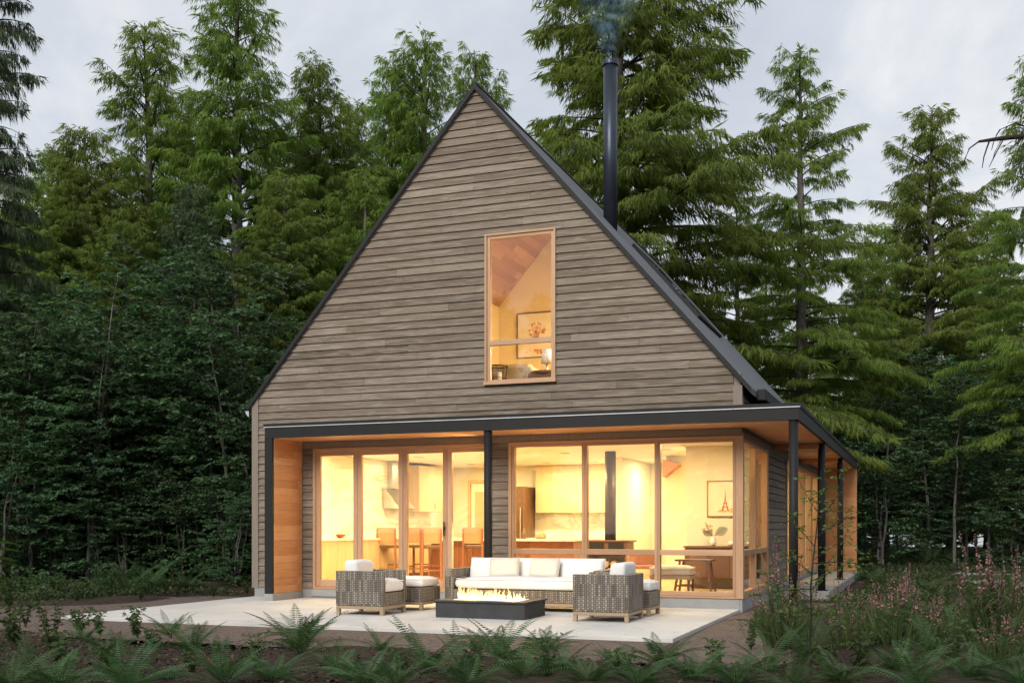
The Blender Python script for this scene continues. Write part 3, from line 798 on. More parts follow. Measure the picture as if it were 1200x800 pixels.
# ================================================================== OUTDOOR FURNITURE
def pillow_mesh(name,w,d,h,mat,parent,loc,rot=(0,0,0),puff=.5,edge=.035,n=14,seed=0,piping=True):
    """soft box cushion: rounded rim, domed faces, slight wrinkles"""
    r=np.random.RandomState(seed); V=[]; 
    def P(u,v,s):   # u,v in -1..1, s=+1 top, -1 bottom
        k=(1-abs(u)**3.2)*(1-abs(v)**3.2); k=max(k,0)**.45
        x=u*w/2*(1-.03*(1-k)*abs(v)); y=v*d/2*(1-.03*(1-k)*abs(u))
        z=s*(h/2)*(1-puff*.55)*min(1,k*1.5)+s*h/2*puff*.55*k
        z+=.004*math.sin(9*u+3*v+seed)*k+.003*math.sin(14*v-5*u+seed)*k
        return (x,y,z)
    mb=MB(); N_=n
    g=[-math.cos(math.pi*i/N_) for i in range(N_+1)]
    idx={}
    for s in (1,-1):
        for i in range(N_+1):
            for j in range(N_+1):
                edgept=i in (0,N_) or j in (0,N_)
                if s==-1 and edgept: idx[(s,i,j)]=idx[(1,i,j)]; continue
                idx[(s,i,j)]=len(mb.v); mb.v.append(P(g[i],g[j],s))
    for s in (1,-1):
        for i in range(N_):
            for j in range(N_):
                q=[idx[(s,i,j)],idx[(s,i+1,j)],idx[(s,i+1,j+1)],idx[(s,i,j+1)]]
                mb.f.append(tuple(q if s==1 else q[::-1])); mb.r.append(.5)
    o=mb.build(name,mat,parent,smooth=True); o.location=loc; o.rotation_euler=rot
    m=o.modifiers.new('s','SUBSURF'); m.levels=1; m.render_levels=1
    if piping:
        pts=[]
        for (a,b) in [(-1,t) for t in np.linspace(-1,1,9)]+[(t,1) for t in np.linspace(-1,1,9)]+[(1,-t) for t in np.linspace(-1,1,9)]+[(-t,-1) for t in np.linspace(-1,1,9)]:
            pts.append((a*w/2*.985,b*d/2*.985,0))
        mp=MB(); mp.tube(pts,.006,6); p=mp.build('piping',mat,o,smooth=True)
    return o
def box_cushion(name,x0,x1,y0,y1,z0,z1,mat,parent,bev=.035,crown=.02,seed=0,pipe=True):
    """seat cushion: squared sides, domed top"""
    mb=MB(); n=12; gx=np.linspace(-1,1,n+1)
    w,d,h=(x1-x0),(y1-y0),(z1-z0); idx={}
    def top(u,v):
        k=((1-abs(u)**4)*(1-abs(v)**4)); return h*(1-.30*(1-min(1,k*3.0))**2)+crown*k+.003*math.sin(8*u+seed)*k
    rings=[(0,.94),(.12,.99),(.5,1.0),(.86,.99)]
    # sides as rings around, then the top as a grid
    per=[(-1,t) for t in gx[:-1]]+[(t,1) for t in gx[:-1]]+[(1,-t) for t in gx[:-1]]+[(-t,-1) for t in gx[:-1]]
    per=[(a,b) for a,b in per][::-1]
    L=len(per); B=[]
    for (zf,k) in rings:
        row=[]
        for (a,b) in per:
            bul=1+.012*math.sin(math.pi*zf)
            # round the corners a little
            cr=1-.035*(abs(a*b)**6)
            row.append(len(mb.v)); mb.v.append((a*w/2*k*cr*bul,b*d/2*k*cr*bul,h*zf))
        B.append(row)
    for r_ in range(len(B)-1):
        for i in range(L):
            j=(i+1)%L; mb.f.append((B[r_][i],B[r_][j],B[r_+1][j],B[r_+1][i])); mb.r.append(.5)
    m=10; g=np.linspace(-1,1,m+1); 
    gi={}
    for i in range(n+1):
        for j in range(n+1):
            u,v=gx[i],gx[j]; cr=.97*(1-.035*(abs(u*v)**6))
            gi[(i,j)]=len(mb.v); mb.v.append((u*w/2*cr,v*d/2*cr,top(u,v)+h*0.0))
    for i in range(n):
        for j in range(n): mb.f.append((gi[(i,j)],gi[(i+1,j)],gi[(i+1,j+1)],gi[(i,j+1)])); mb.r.append(.5)
    def gidx(a,b):
        i=int(round((a+1)/2*n)); j=int(round((b+1)/2*n)); return gi[(i,j)]
    for i in range(L):
        j=(i+1)%L; mb.f.append((B[-1][i],B[-1][j],gidx(*per[j]),gidx(*per[i]))); mb.r.append(.5)
    mb.f.append(tuple(B[0][::-1])); mb.r.append(.5)
    o=mb.build(name,mat,parent,smooth=True); o.location=((x0+x1)/2,(y0+y1)/2,z0)
    mo=o.modifiers.new('s','SUBSURF'); mo.levels=1; mo.render_levels=1
    if not pipe: return o
    pts=[(a*w/2*.99*(1-.035*abs(a*b)**6),b*d/2*.99*(1-.035*abs(a*b)**6),h*.88) for a,b in per]; pts.append(pts[0])
    mp=MB(); mp.tube(pts,.006,6,cap=False); mp.build('piping',mat,o,smooth=True)
    return o
def wicker_seat(name,label,cat,loc,rz,W,D,group=None,arm=.10,H=.605,base=.33,back_h=None,nback=1,pillows=0):
    """faces local -Y; W along X; solid woven sides to the floor frame, open top, loose cushions"""
    t=empty(name,loc,rz,label,cat,group)
    x0,x1,y0,y1=-W/2,W/2,-D/2,D/2; zb=.125
    mb=MB(); mb.box(x0,x0+arm,y0,y1,zb,H); mb.build('arm',M['wicker'],t,bevel=.012)
    mb=MB(); mb.box(x1-arm,x1,y0,y1,zb,H); mb.build('arm',M['wicker'],t,bevel=.012)
    mb=MB(); mb.box(x0+arm,x1-arm,y1-arm,y1-.001,zb,H-.002); mb.build('backrest',M['wicker'],t,bevel=.012)
    mb=MB(); mb.box(x0+arm+.001,x1-arm-.001,y0+.006,y1-arm-.001,zb+.001,base-.025); mb.build('seat_base',M['wicker'],t,bevel=.008)
    mb=MB()
    for (a,b,c,d) in ((x0+.004,x1-.004,y0+.004,y0+.05),(x0+.004,x1-.004,y1-.05,y1-.004),(x0+.004,x0+.05,y0+.05,y1-.05),(x1-.05,x1-.004,y0+.05,y1-.05)): mb.box(a,b,c,d,.082,.124)
    mb.build('base_frame',M['teak'],t,bevel=.004,seg=1)
    xs_=[x0+.03,x1-.03]+([0] if W>1.5 else [])
    for lx in xs_:
        for ly in (y0+.03,y1-.03):
            mb=MB(); mb.box(lx-.026,lx+.026,ly-.026,ly+.026,0,.0815); mb.build('leg',M['teak'],t,bevel=.003,seg=1)
    n=1 if W<1.5 else 1
    box_cushion('seat_cushion',x0+arm+.004,x1-arm-.004,y0-.012,y1-arm-.12,base-.02,base+.145,M['cushion'],t,seed=3)
    bw=(W-2*arm-.01)/nback
    for i in range(nback):
        cx=x0+arm+.005+bw*(i+.5)
        if W<1.5:
            mb=MB(); mb.hexa([(cx-bw/2+.01,y1-arm-.225,base+.13),(cx+bw/2-.01,y1-arm-.225,base+.13),(cx+bw/2-.01,y1-arm-.01,base+.13),(cx-bw/2+.01,y1-arm-.01,base+.13),(cx-bw/2+.02,y1-arm-.20,.745),(cx+bw/2-.02,y1-arm-.20,.745),(cx+bw/2-.02,y1-arm-.0,.755),(cx-bw/2+.02,y1-arm-.0,.755)]); mb.build('back_cushion',M['cushion'],t,smooth=True,bevel=.05,seg=5); continue
        pillow_mesh('back_cushion',bw-.008,.41 if W>1.5 else .38,.21 if W>1.5 else .23,M['cushion'],t,(cx,y1-arm-.10 if W>1.5 else y1-arm-.13,.545),(R(78 if W>1.5 else 80),0,R(0.7*(i-1))),puff=.5 if W>1.5 else .35,seed=i)
    return t
sofa=wicker_seat('outdoor_sofa','long woven wicker sofa with white cushions standing behind the fire table','sofa',(-2.86,-1.14,0),0,2.42,.86,arm=.14,H=.60,base=.325,nback=3)
for i,x in enumerate((-3.28,-2.66)):
    o=pillow_mesh('throw_pillow',.46,.30,.13,M['lino'],None,(x,-1.13-.035+.03*i,.605),(R(72),R(1.5 if i else -2),R(3-6*i)),puff=.6,seed=7+i,n=12)
    tag(o,['beige throw pillow on the sofa seat, the left one of the two small pillows','beige throw pillow on the sofa seat, the right one of the two small pillows'][i],'pillow','throw pillows on the sofa')
wicker_seat('wicker_armchair','woven wicker armchair with white cushions facing right, left of the fire table','armchair',(-4.72,-2.62,0),R(90),.70,.74,'wicker armchairs either side of the fire table',arm=.07,H=.605)
wicker_seat('wicker_armchair','woven wicker armchair showing its side, right of the fire table','armchair',(-1.31,-2.47,0),R(-90),.78,.74,'wicker armchairs either side of the fire table',arm=.07,H=.605)
def ottoman(loc,label,W=.66,D=.62,rz=0):
    t=empty('wicker_ottoman',loc,rz,label,'ottoman','wicker ottomans')
    x0,x1,y0,y1=-W/2,W/2,-D/2,D/2
    mb=MB(); mb.box(x0,x1,y0,y1,.125,.335); mb.build('woven_body',M['wicker'],t,bevel=.012)
    mb=MB(); mb.box(x0+.004,x1-.004,y0+.004,y1-.004,.082,.124); mb.build('base_frame',M['teak'],t,bevel=.004,seg=1)
    for lx in (x0+.03,x1-.03):
        for ly in (y0+.03,y1-.03):
            mb=MB(); mb.box(lx-.026,lx+.026,ly-.026,ly+.026,0,.0815); mb.build('leg',M['teak'],t,bevel=.003,seg=1)
    box_cushion('cushion',x0+.005,x1-.005,y0+.005,y1-.005,.337,.465,M['cushion'],t,seed=1)
    return t
ottoman((-4.57,-1.66,0),'wicker ottoman with a white cushion between the left armchair and the sofa')
ottoman((-1.20,-1.50,0),'wicker ottoman with a white cushion behind the right armchair',.56,.60)
# fire table
fx0,fx1,fy0,fy1=-3.60,-2.30,-2.93,-2.10
ft=empty('fire_table',((fx0+fx1)/2,(fy0+fy1)/2,0),0,'low rectangular black fire table with gas flames along its top','fire pit')
hx,hy=(fx1-fx0)/2,(fy1-fy0)/2
mb=MB(); mb.box(-hx+.012,hx-.012,-hy+.012,hy-.012,.0,.205); mb.build('body',M['char'],ft,bevel=.004,seg=1)
mb=MB(); b=.17
for (a,c,d,e_) in ((-hx-.01,hx+.01,-hy-.01,-hy+b),(-hx-.01,hx+.01,hy-b,hy+.01),(-hx-.01,-hx+b,-hy+b,hy-b),(hx-b,hx+.01,-hy+b,hy-b)): mb.box(a,c,d,e_,.207,.232)
mb.build('rim',M['char'],ft,bevel=.003,seg=1)
mb=MB(); rr=random.Random(4)
for i in range(520):
    x=rr.uniform(-hx+b,hx-b); y=rr.uniform(-hy+b,hy-b); s=rr.uniform(.008,.018)
    mb.hexa([(x-s,y-s,.205),(x+s,y-s*.6,.205),(x+s*.8,y+s,.205),(x-s*.6,y+s,.205),(x-s*.5,y-s*.4,.222+s*.6),(x+s*.5,y-s*.5,.222+s*.4),(x+s*.4,y+s*.5,.222+s*.7),(x-s*.4,y+s*.3,.222+s*.5)])
mb.build('burner_glass',M['embers'],ft)
mb=MB()
for i in range(110):
    x=-hx+b+.0+(2*hx-2*b)*rr.random(); y=rr.uniform(-.10,.10); h=rr.uniform(.03,.15)*(1.0+.6*math.sin(x*7+1.0)*math.sin(x*3.1)); w_=rr.uniform(.010,.022)
    px,py=rr.uniform(-.02,.02),rr.uniform(-.015,.015)
    pts=[(x,y,.0),(x+px*.2,y,.25*h),(x+px,y+py,.6*h),(x-px*.3,y+py,.85*h),(x+px*.8,y,h)]
    mb.tube([(p[0],p[1],p[2]) for p in pts],[w_*.6,w_,w_*.75,w_*.35,.001],6)
fl=mb.build('flames',M['flame'],ft,smooth=True); fl.location=(0,0,.225); fl['kind']='stuff'
pl=bpy.data.lights.new('fire_glow','AREA'); pl.shape='RECTANGLE'; pl.size=.9; pl.size_y=.2; pl.energy=26; pl.color=(1,.62,.26)
for nm,rot in (('fire_glow_lamp',(R(180),0,0)),):
    po=bpy.data.objects.new(nm,pl); COL.objects.link(po); po.location=(-2.95,-2.5,.30); po.rotation_euler=rot
fpl=bpy.data.lights.new('fire','POINT'); fpl.energy=16; fpl.color=(1,.6,.25); fpl.shadow_soft_size=.08
for dx in (-.3,.3):
    po=bpy.data.objects.new('fire_lamp',fpl); COL.objects.link(po); po.location=(-2.95+dx,-2.51,.34)

# ================================================================== INTERIOR FURNITURE
FZ=.153
added_fill_lamp(-3.965,.42,FZ,1.45,LAMPW,'added standing fill lamp hidden behind the wall between the doors and the corner window')
added_fill_lamp(-7.85,.55,FZ,1.45,LAMPW,'added standing fill lamp hidden in the far left corner behind the folding doors')
added_fill_lamp(-.45,3.45,FZ,1.5,LAMPW*.6,'added standing fill lamp hidden in the hall behind the return wall')
# left wall kitchen run
t=empty('kitchen_cabinet',(IX0+.02,4.0,FZ),0,'long pale wood base cabinets with a stone top along the left wall','cabinet','kitchen cabinets')
mb=MB(); y=.9-4
r=random.Random(6)
while y<3.0: mb.box(.001,.60,y+.002,min(y+.6,3.0)-.002,.08,.80,r.random()); y+=.6
mb.build('cabinet_front',M['maple'],t,bevel=.003,seg=1)
mb=MB(); mb.box(.001,.56,-3.09,2.99,0,.079); mb.build('plinth',M['darkwood'],t)
mb=MB(); mb.box(.001,.63,-3.12,3.0,.802,.84); mb.build('worktop',M['marble'],t,bevel=.003,seg=1)
mb=MB(); mb.box(IX0+.021,IX0+.035,.4,7.0,.995,2.62); o=mb.build('backsplash',M['marble'],house)
t=empty('kitchen_cabinet',(IX0+.036,5.9,1.56),0,'pale wood wall cupboards with slim doors right of the range hood','cabinet','kitchen cabinets')
mb=MB()
for k in range(3): mb.box(0.001,.38,-.5+k*.42,-.5+k*.42+.414,0,1.02,r.random())
mb.build('cupboard',M['maple'],t,bevel=.003,seg=1)
mb=MB(); mb.box(.381,.39,.30,.31,.06,.2); mb.build('handle',M['black'],t)
def pt_on(px,Y):   # x of the point seen at px in the plane Y
    tt=(px-600)/F; qx=(0-CAM[0])*AX[0]+(Y-CAM[1])*AX[1]*0
    dx0,dy0=-CAM[0],Y-CAM[1]; q0=dx0*AX[0]+dy0*AX[1]*1.0; 
    # lateral = dx*AX0+dy*AX1 ; depth = dx*... (camera axes: right=(AX0,AY0), fwd=(AX1,AY1))
    lat0=dx0*AX[0]+dy0*AY[0]; dep0=dx0*AX[1]+dy0*AY[1]
    return (tt*dep0-lat0)/(AX[0]-tt*AX[1])
# range hood on the left wall
t=empty('range_hood',(IX0+.036,4.75,1.60),0,'slanted dark glass range hood beside the wall cupboards','range hood')
mb=MB(); mb.hexa([(.02,-.36,.02),(.42,-.36,.0),(.42,.36,.0),(.02,.36,.02),(.0,-.36,.44),(.06,-.36,.44),(.06,.36,.44),(.0,.36,.44)]); mb.build('hood',M['steel'],t,bevel=.004,seg=1)
mb=MB(); mb.hexa([(.422,-.34,.02),(.43,-.34,.02),(.43,.34,.02),(.422,.34,.02),(.064,-.34,.42),(.074,-.34,.42),(.074,.34,.42),(.064,.34,.42)]); mb.build('glass_front',M['steel'],t)
mb=MB(); mb.box(0,.12,-.12,.12,.441,1.02); mb.build('duct',M['steel'],t)
# back wall kitchen run seen through the corner window
xa=pt_on(700,7.2)
t=empty('kitchen_cabinet',(-5.0,7.2,FZ),0,'base cabinets with a stone worktop along the kitchen back wall','cabinet','kitchen cabinets')
mb=MB(); x=-1.0
while x<1.55: mb.box(x+.002,x+.508,-.22,.41,.08,.78,r.random()); x+=.51
mb.build('cabinet_front',M['maple'],t,bevel=.003,seg=1)
mb=MB(); mb.box(-1.0,1.56,-.26,.41,.782,.82); mb.build('worktop',M['marble'],t,bevel=.003,seg=1)
mb=MB(); mb.box(-1.0,1.56,-.18,.41,0,.079); mb.build('plinth',M['darkwood'],t)
t=empty('kitchen_cabinet',(-5.0,7.3,1.545),0,'tall pale wood wall cupboards over the back worktop','cabinet','kitchen cabinets')
mb=MB(); x=-.80
while x<1.5: mb.box(x+.0015,x+.3925,-.06,.31,0,1.08,r.random()); x+=.394
mb.build('cupboard',M['maple'],t,bevel=.002,seg=1)
mb=MB(); mb.box(IX0+.9,-3.43,7.60,7.618,.975,1.55); mb.build('backsplash',M['marble'],house)
t=empty('refrigerator',(-6.05,7.15,FZ),0,'tall dark wood framed refrigerator tower left of the wall cupboards','refrigerator')
mb=MB(); mb.box(-.22,.12,-.38,.42,.0,1.98,.6); mb.build('body',M['darkwood'],t,bevel=.004,seg=1)
mb=MB(); mb.box(-.20,.10,-.395,-.382,.04,1.94); mb.build('door',M['darkwood'],t,bevel=.003,seg=1)
mb=MB(); mb.box(.06,.075,-.43,-.396,.8,1.5); mb.build('handle',M['steel'],t)
# interior door left of the refrigerator
t=MB(); t.box(-7.55,-6.75,7.575,7.61,.155,2.25,.4); o=t.build('interior_door',M['paint'],house,bevel=.004,seg=1)
mb=MB(); mb.box(-7.63,-7.56,7.56,7.619,.155,2.33); mb.box(-6.74,-6.67,7.56,7.619,.155,2.33); mb.box(-7.56,-6.74,7.56,7.619,2.256,2.33); mb.build('door_trim',M['maple'],o)
mb=MB(); mb.box(-7.45,-6.85,7.565,7.573,.35,2.05); mb.build('panel',M['maple'],o)
# island
t=empty('kitchen_island',(-5.45,4.45,FZ),0,'long kitchen island with reddish wood sides and a pale top','kitchen island')
mb=MB(); x=-1.55
while x<1.5: mb.box(x+.001,x+.309,-.28,.40,.0,.78,r.random()); x+=.31
mb.build('side_panel',M['redwood'],t,bevel=.002,seg=1)
mb=MB(); mb.box(-1.62,1.62,-.52,.46,.782,.822); mb.build('worktop',M['marble'],t,bevel=.004,seg=1)
def stool():
    t=empty('bar_stool',(0,0,0))
    for sx in (-1,1):
        mb=MB(); mb.bar((sx*.20,-.19,0),(sx*.185,-.17,1.02),.038); mb.build('leg',M['redwood'],t)
        mb=MB(); mb.bar((sx*.20,.19,0),(sx*.185,.17,.64),.038); mb.build('leg',M['redwood'],t)
    mb=MB(); mb.box(-.205,.205,-.17,.20,.642,.70); mb.build('seat',M['darkwood'],t,bevel=.01)
    mb=MB(); 
    for k in range(7):
        a=-.2+.4*k/7; b=-.2+.4*(k+1)/7; c=-.165-.03*(1-((k-3)/3.5)**2)
        mb.box(a,b,c-.012,c+.012,.74,1.05)
    mb.build('backrest',M['teak_red'],t)
    mb=MB(); mb.bar((-.195,-.18,.22),(.195,-.18,.22),.025); mb.bar((-.195,.185,.30),(.195,.185,.30),.025); mb.bar((-.198,-.18,.26),(-.198,.185,.26),.025); mb.bar((.198,-.18,.26),(.198,.185,.26),.025); mb.build('stretcher',M['redwood'],t)
    return t
M['teak_red']=wood('woven_stool_back',(.42,.24,.12),(.5,.3,.16),(.56,.36,.2),(2,2,20),.6,1,3,.3)
def copy_tree(o,parent=None):
    c=o.copy(); COL.objects.link(c); c.parent=parent
    if parent is not None: c.matrix_parent_inverse=o.matrix_parent_inverse.copy()
    for ch in list(o.children): copy_tree(ch,c)
    return c
s0=stool(); L_=['wooden bar stool at the end of the island, leftmost through the folding doors','wooden bar stool half hidden by the middle door stile, between two others','wooden bar stool with the widest visible back, before the third door leaf','wooden bar stool seen against the red island panel in the fourth door leaf']
for i,(px,yy,rz) in enumerate(((456,3.35,8),(489,3.75,-5),(510,3.1,4),(556,3.5,12))):
    o=s0 if i==0 else copy_tree(s0)
    o.location=(pt_on(px,yy),yy,FZ); o.rotation_euler=(0,0,R(rz)); tag(o,L_[i],'bar stool','bar stools along the kitchen island')
# bits on the worktops
def single(mb,name,mat,label,cat,loc,smooth=True,group=None,**k):
    o=mb.build(name,mat,None,smooth=smooth,**k); o.location=loc; return tag(o,label,cat,group)
mb=MB(); mb.lathe([(.05,0),(.12,.03),(.17,.07),(.16,.075),(.11,.04),(.02,.02)],(0,0,0),20); single(mb,'fruit_bowl',M['redblob'] if 'redblob' in M else M['redwood'],'low red bowl on the left worktop behind the first door leaf','bowl',(pt_on(396,2.6)+.0,2.6,FZ+.841))
bx=pt_on(634,4.4); mb=MB(); mb.lathe([(.09,0),(.13,.05),(.05,.13),(.02,.17),(.03,.2)],(0,0,0),18); single(mb,'tagine_pot',M['teak'],'small conical lidded pot on the island near the window mullion','pot',(bx,4.4,FZ+.823))
mb=MB(); mb.lathe([(.035,0),(.045,.08),(.03,.14),(.014,.17),(.014,.22)],(0,0,0),14); single(mb,'bottle',M['darkwood'],'short brown bottle on the island left of the conical pot','bottle',(pt_on(614,4.4),4.4,FZ+.823))
mb=MB(); mb.lathe([(.03,0),(.05,.03),(.045,.07),(.03,.09)],(0,0,0),14); single(mb,'cup',M['white'],'small white cup on the island right of the conical pot','cup',(pt_on(644,4.4),4.35,FZ+.823))
# wood stove under the flue
t=empty('wood_stove',(CX,CYY,FZ),0,'wide black wood stove on a log base with a tall flue pipe to the ceiling','stove')
mb=MB(); mb.box(-.46,.42,-.27,.30,.56,.60); mb.box(-.42,.38,-.25,.28,.602,.78); mb.box(-.47,.43,-.28,.31,.782,.815); mb.build('stove_body',M['stove'],t,bevel=.006,seg=1)
mb=MB(); mb.box(-.34,-.05,-.262,-.252,.63,.76); mb.box(.03,.32,-.262,-.252,.63,.76); mb.build('stove_window',M['glass_dark'] if 'glass_dark' in M else M['black'],t)
mb=MB(); mb.tube([(0,0,.816),(0,0,2.476)],.105,24); o=mb.build('flue_pipe',M['fluepipe'] if 'fluepipe' in M else M['darkwood'],t); 
for p in o.data.polygons: p.use_smooth=abs(p.normal.z)<.5
mb=MB(); mb.box(-.44,-.40,-.25,.28,0,.559); mb.box(.36,.40,-.25,.28,0,.559); mb.box(-.399,.359,-.25,.28,0,.04); mb.box(-.399,.359,.25,.28,.041,.559); mb.build('log_rack',M['redwood'],t)
for i in range(14):
    row=i//5; col=i%5; mb=MB(); x=-.33+col*.15+(row%2)*.07; 
    if x>.30: continue
    mb.tube([(x,-.22,.11+row*.13),(x+.01,.22,.11+row*.13)],.062,9); mb.build('firewood',M['teak'],t)
# sideboard, picture, plant, bench, low table
t=empty('sideboard',(-.66,2.55,FZ),0,'dark walnut sideboard under the framed tower picture','sideboard')
mb=MB(); mb.box(-.66,.50,-.22,.23,.17,.70,.5); mb.build('cabinet',M['darkwood'],t,bevel=.004,seg=1)
mb=MB(); mb.box(-.68,.52,-.235,.235,.702,.735,.8); mb.build('top',M['darkwood'],t,bevel=.003,seg=1)
for k in range(3):
    mb=MB(); mb.box(-.645+k*.382,-.645+k*.382+.374,-.236,-.222,.19,.685,r.random()); d=mb.build('door',M['darkwood'],t,bevel=.002,seg=1)
for (lx,ly) in ((-.58,-.17),(.42,-.17),(-.58,.17),(.42,.17)):
    mb=MB(); mb.bar((lx*1.05,ly,0),(lx,ly,.169),.03); mb.build('leg',M['darkwood'],t)
def picture(name,loc,wd,ht,label,fr,draw,mats):
    t=empty(name,loc,0,label,'picture')
    mb=MB(); b=.018
    for (a,c,d,e_) in ((-wd/2,wd/2,0,b),(-wd/2,wd/2,ht-b,ht),(-wd/2,-wd/2+b,b,ht-b),(wd/2-b,wd/2,b,ht-b)): mb.box(a,c,-.03,0,d,e_)
    mb.build('picture_frame',fr,t)
    mb=MB(); mb.box(-wd/2+b,wd/2-b,-.012,-.002,b,ht-b); mb.build('print_sheet',mats[0],t)
    draw(t,mats)
    return t
M['paper']=simple('cream_paper',(.80,.74,.60),.7,0,.04,4)
M['inkred']=simple('rust_ink',(.45,.13,.06),.7,0,.3,12)
M['inkdark']=simple('brown_ink',(.22,.08,.04),.7,0,.2,12)
M['inkpink']=simple('rose_ink',(.72,.28,.20),.7,0,.3,10)
M['inkgold']=simple('gold_ink',(.70,.45,.18),.7,0,.2,10)
def tower(t,m):
    # lattice tower: two curved legs meeting in a spire, two decks and an arch
    mb=MB(); Y_=-.0145; z0=.10; H_=.36; cx=.02
    def hw(u): return .066*(1-u)**2.3+.003
    n=14
    for sgn in (-1,1):
        for i in range(n):
            u0,u1=i/n,(i+1)/n; w0,w1=hw(u0),hw(u1); th0=max(.004,.030*(1-u0)**1.3); th1=max(.004,.030*(1-u1)**1.3)
            mb.face([(cx+sgn*w0,Y_,z0+u0*H_),(cx+sgn*max(w0-th0,0),Y_,z0+u0*H_),(cx+sgn*max(w1-th1,0),Y_,z0+u1*H_),(cx+sgn*w1,Y_,z0+u1*H_)])
    for u in (.16,.36): w_=hw(u)+.008; mb.face([(cx-w_,Y_-.001,z0+u*H_),(cx+w_,Y_-.001,z0+u*H_),(cx+w_,Y_-.001,z0+u*H_+.012),(cx-w_,Y_-.001,z0+u*H_+.012)])
    mb.build('printed_tower',M['inkred'],t)
    mb=MB(); rr=random.Random(2)
    for i in range(26):
        x=rr.uniform(-.24,.24); s=rr.uniform(.012,.035); z=.085+abs(rr.gauss(0,.02))
        mb.face([(x+s*math.cos(a),-.0135,z+s*.6*math.sin(a)) for a in [k*math.pi/4 for k in range(8)]],0)
        mb.v[-8:]=[(v[0],-.0130-.00002*i,v[2]) for v in mb.v[-8:]]
    mb.build('printed_trees',M['inkgold'],t)
picture('framed_picture',(-.72,2.795,1.392),.60,.63,'thin framed print of a rust red lattice tower on the beige wall','picture',tower,[M['paper']]) if False else picture('framed_picture',(-.72,2.795,1.392),.60,.63,'thin framed print of a rust red lattice tower on the beige wall',M['teak'],tower,[M['paper']])
# plant on the sideboard
pv=empty('potted_plant',(-.86,2.52,FZ+.737),0,'white vase with a dark split leaf and brown dried sprigs on the sideboard','plant')
mb=MB(); mb.lathe([(.03,0),(.05,.03),(.055,.09),(.035,.14),(.04,.16)],(0,0,0),18); mb.build('vase',M['white'],pv,smooth=True)
def split_leaf(mb,base,tip,wd,n=7):
    b=Vector(base); t=Vector(tip); d=t-b; s=d.cross(Vector((0,.4,1))).normalized()
    if abs(s.z)>.9: s=Vector((0,0,1))
    s=Vector((-d.z,0,d.x)).normalized()
    for k in range(n):
        u0=k/n; u1=(k+.72)/n; w0=wd*math.sin(math.pi*min(1,u0*.85+.15)); w1=wd*math.sin(math.pi*min(1,u1*.85+.15))
        for sg in (-1,1):
            mb.face([b+d*u0,b+d*u1,b+d*(u1+.10)+s*sg*w1*.95+Vector((0,-.02,0)),b+d*(u0+.13)+s*sg*w0],.3+.1*k/n)
mb=MB(); split_leaf(mb,(.04,-.03,.19),(.24,-.06,.30),.085); split_leaf(mb,(-.03,-.02,.18),(-.17,-.03,.24),.05); mb.tube([(0,0,.14),(.04,-.03,.19)],.005,5); mb.tube([(0,0,.14),(-.03,-.02,.18)],.005,5); mb.build('leaf',M['leafdark'] if 'leafdark' in M else M['broad'],pv)
mb=MB(); rr=random.Random(9)
for i in range(9):
    a=rr.uniform(-.32,-.02); tip=Vector((a,rr.uniform(-.08,.08),rr.uniform(.25,.42))); mb.tube([(0,0,.13),tuple(tip*.55+Vector((0,0,.06))),tuple(tip)],.0025,4)
    for k in range(14):
        p=tip*(rr.uniform(.6,1.0)); q=p+Vector((rr.uniform(-.03,.03),rr.uniform(-.03,.03),rr.uniform(-.02,.03))); mb.face([p,q,q+Vector((.012,0,.014))],rr.random())
mb.build('dried_sprigs',M['teak'],pv)
for i,(x,s) in enumerate(((-.55,.05),(-.40,.04),(-.24,.05))):
    mb=MB(); mb.lathe([(.4*s,0),(s,.3*s),(s,1.2*s),(.6*s,1.6*s)],(0,0,0),16); single(mb,'glass_jar',M['white'],['low pale jar on the sideboard just right of the leafy vase','smallest pale jar on the sideboard under the tower picture','low pale jar on the sideboard behind the window corner post'][i],'jar',(x,2.5,FZ+.737),group='jars on the sideboard')
t=empty('side_table',(-.98,1.55,FZ),0,'small dark wooden side table with splayed legs before the sideboard','side table')
mb=MB(); mb.box(-.30,.30,-.20,.20,.50,.53,.3); mb.build('table_top',M['darkwood'],t,bevel=.004,seg=1)
for (sx,sy) in ((-1,-1),(1,-1),(-1,1),(1,1)):
    mb=MB(); mb.bar((sx*.30,sy*.18,0),(sx*.22,sy*.15,.499),.035); mb.build('leg',M['darkwood'],t)
mb=MB(); mb.bar((-.28,-.17,.10),(.28,-.17,.10),.025); mb.bar((-.28,.17,.10),(.28,.17,.10),.025); mb.build('stretcher',M['darkwood'],t)
t=empty('bench',(-1.15,.75,FZ),0,'low upholstered pale bench just inside the corner window','bench')
box_cushion('cushion',-.36,.30,-.22,.22,.30,.44,M['leather'],t)
mb=MB(); mb.box(-.35,.29,-.2,.2,.24,.299); mb.build('bench_frame',M['teak'],t)
for (sx,sy) in ((-.32,-.17),(.26,-.17),(-.32,.17),(.26,.17)): mb=MB(); mb.bar((sx,sy,0),(sx,sy,.239),.03); mb.build('leg',M['darkwood'],t)
t=empty('desk_chair',(-2.05,2.2,FZ),0,'low tan wooden lounge chair between the stove and the window mullion','chair')
mb=MB(); mb.box(-.28,.28,-.26,.26,.34,.40,.7); mb.build('seat',M['redwood'],t,bevel=.01)
mb=MB(); mb.box(-.29,.29,.24,.28,.401,.62,.7); mb.build('backrest',M['redwood'],t,bevel=.01)
for (sx,sy) in ((-1,-1),(1,-1),(-1,1),(1,1)): mb=MB(); mb.bar((sx*.26,sy*.24,0),(sx*.25,sy*.23,.339),.03); mb.build('leg',M['teak'],t)
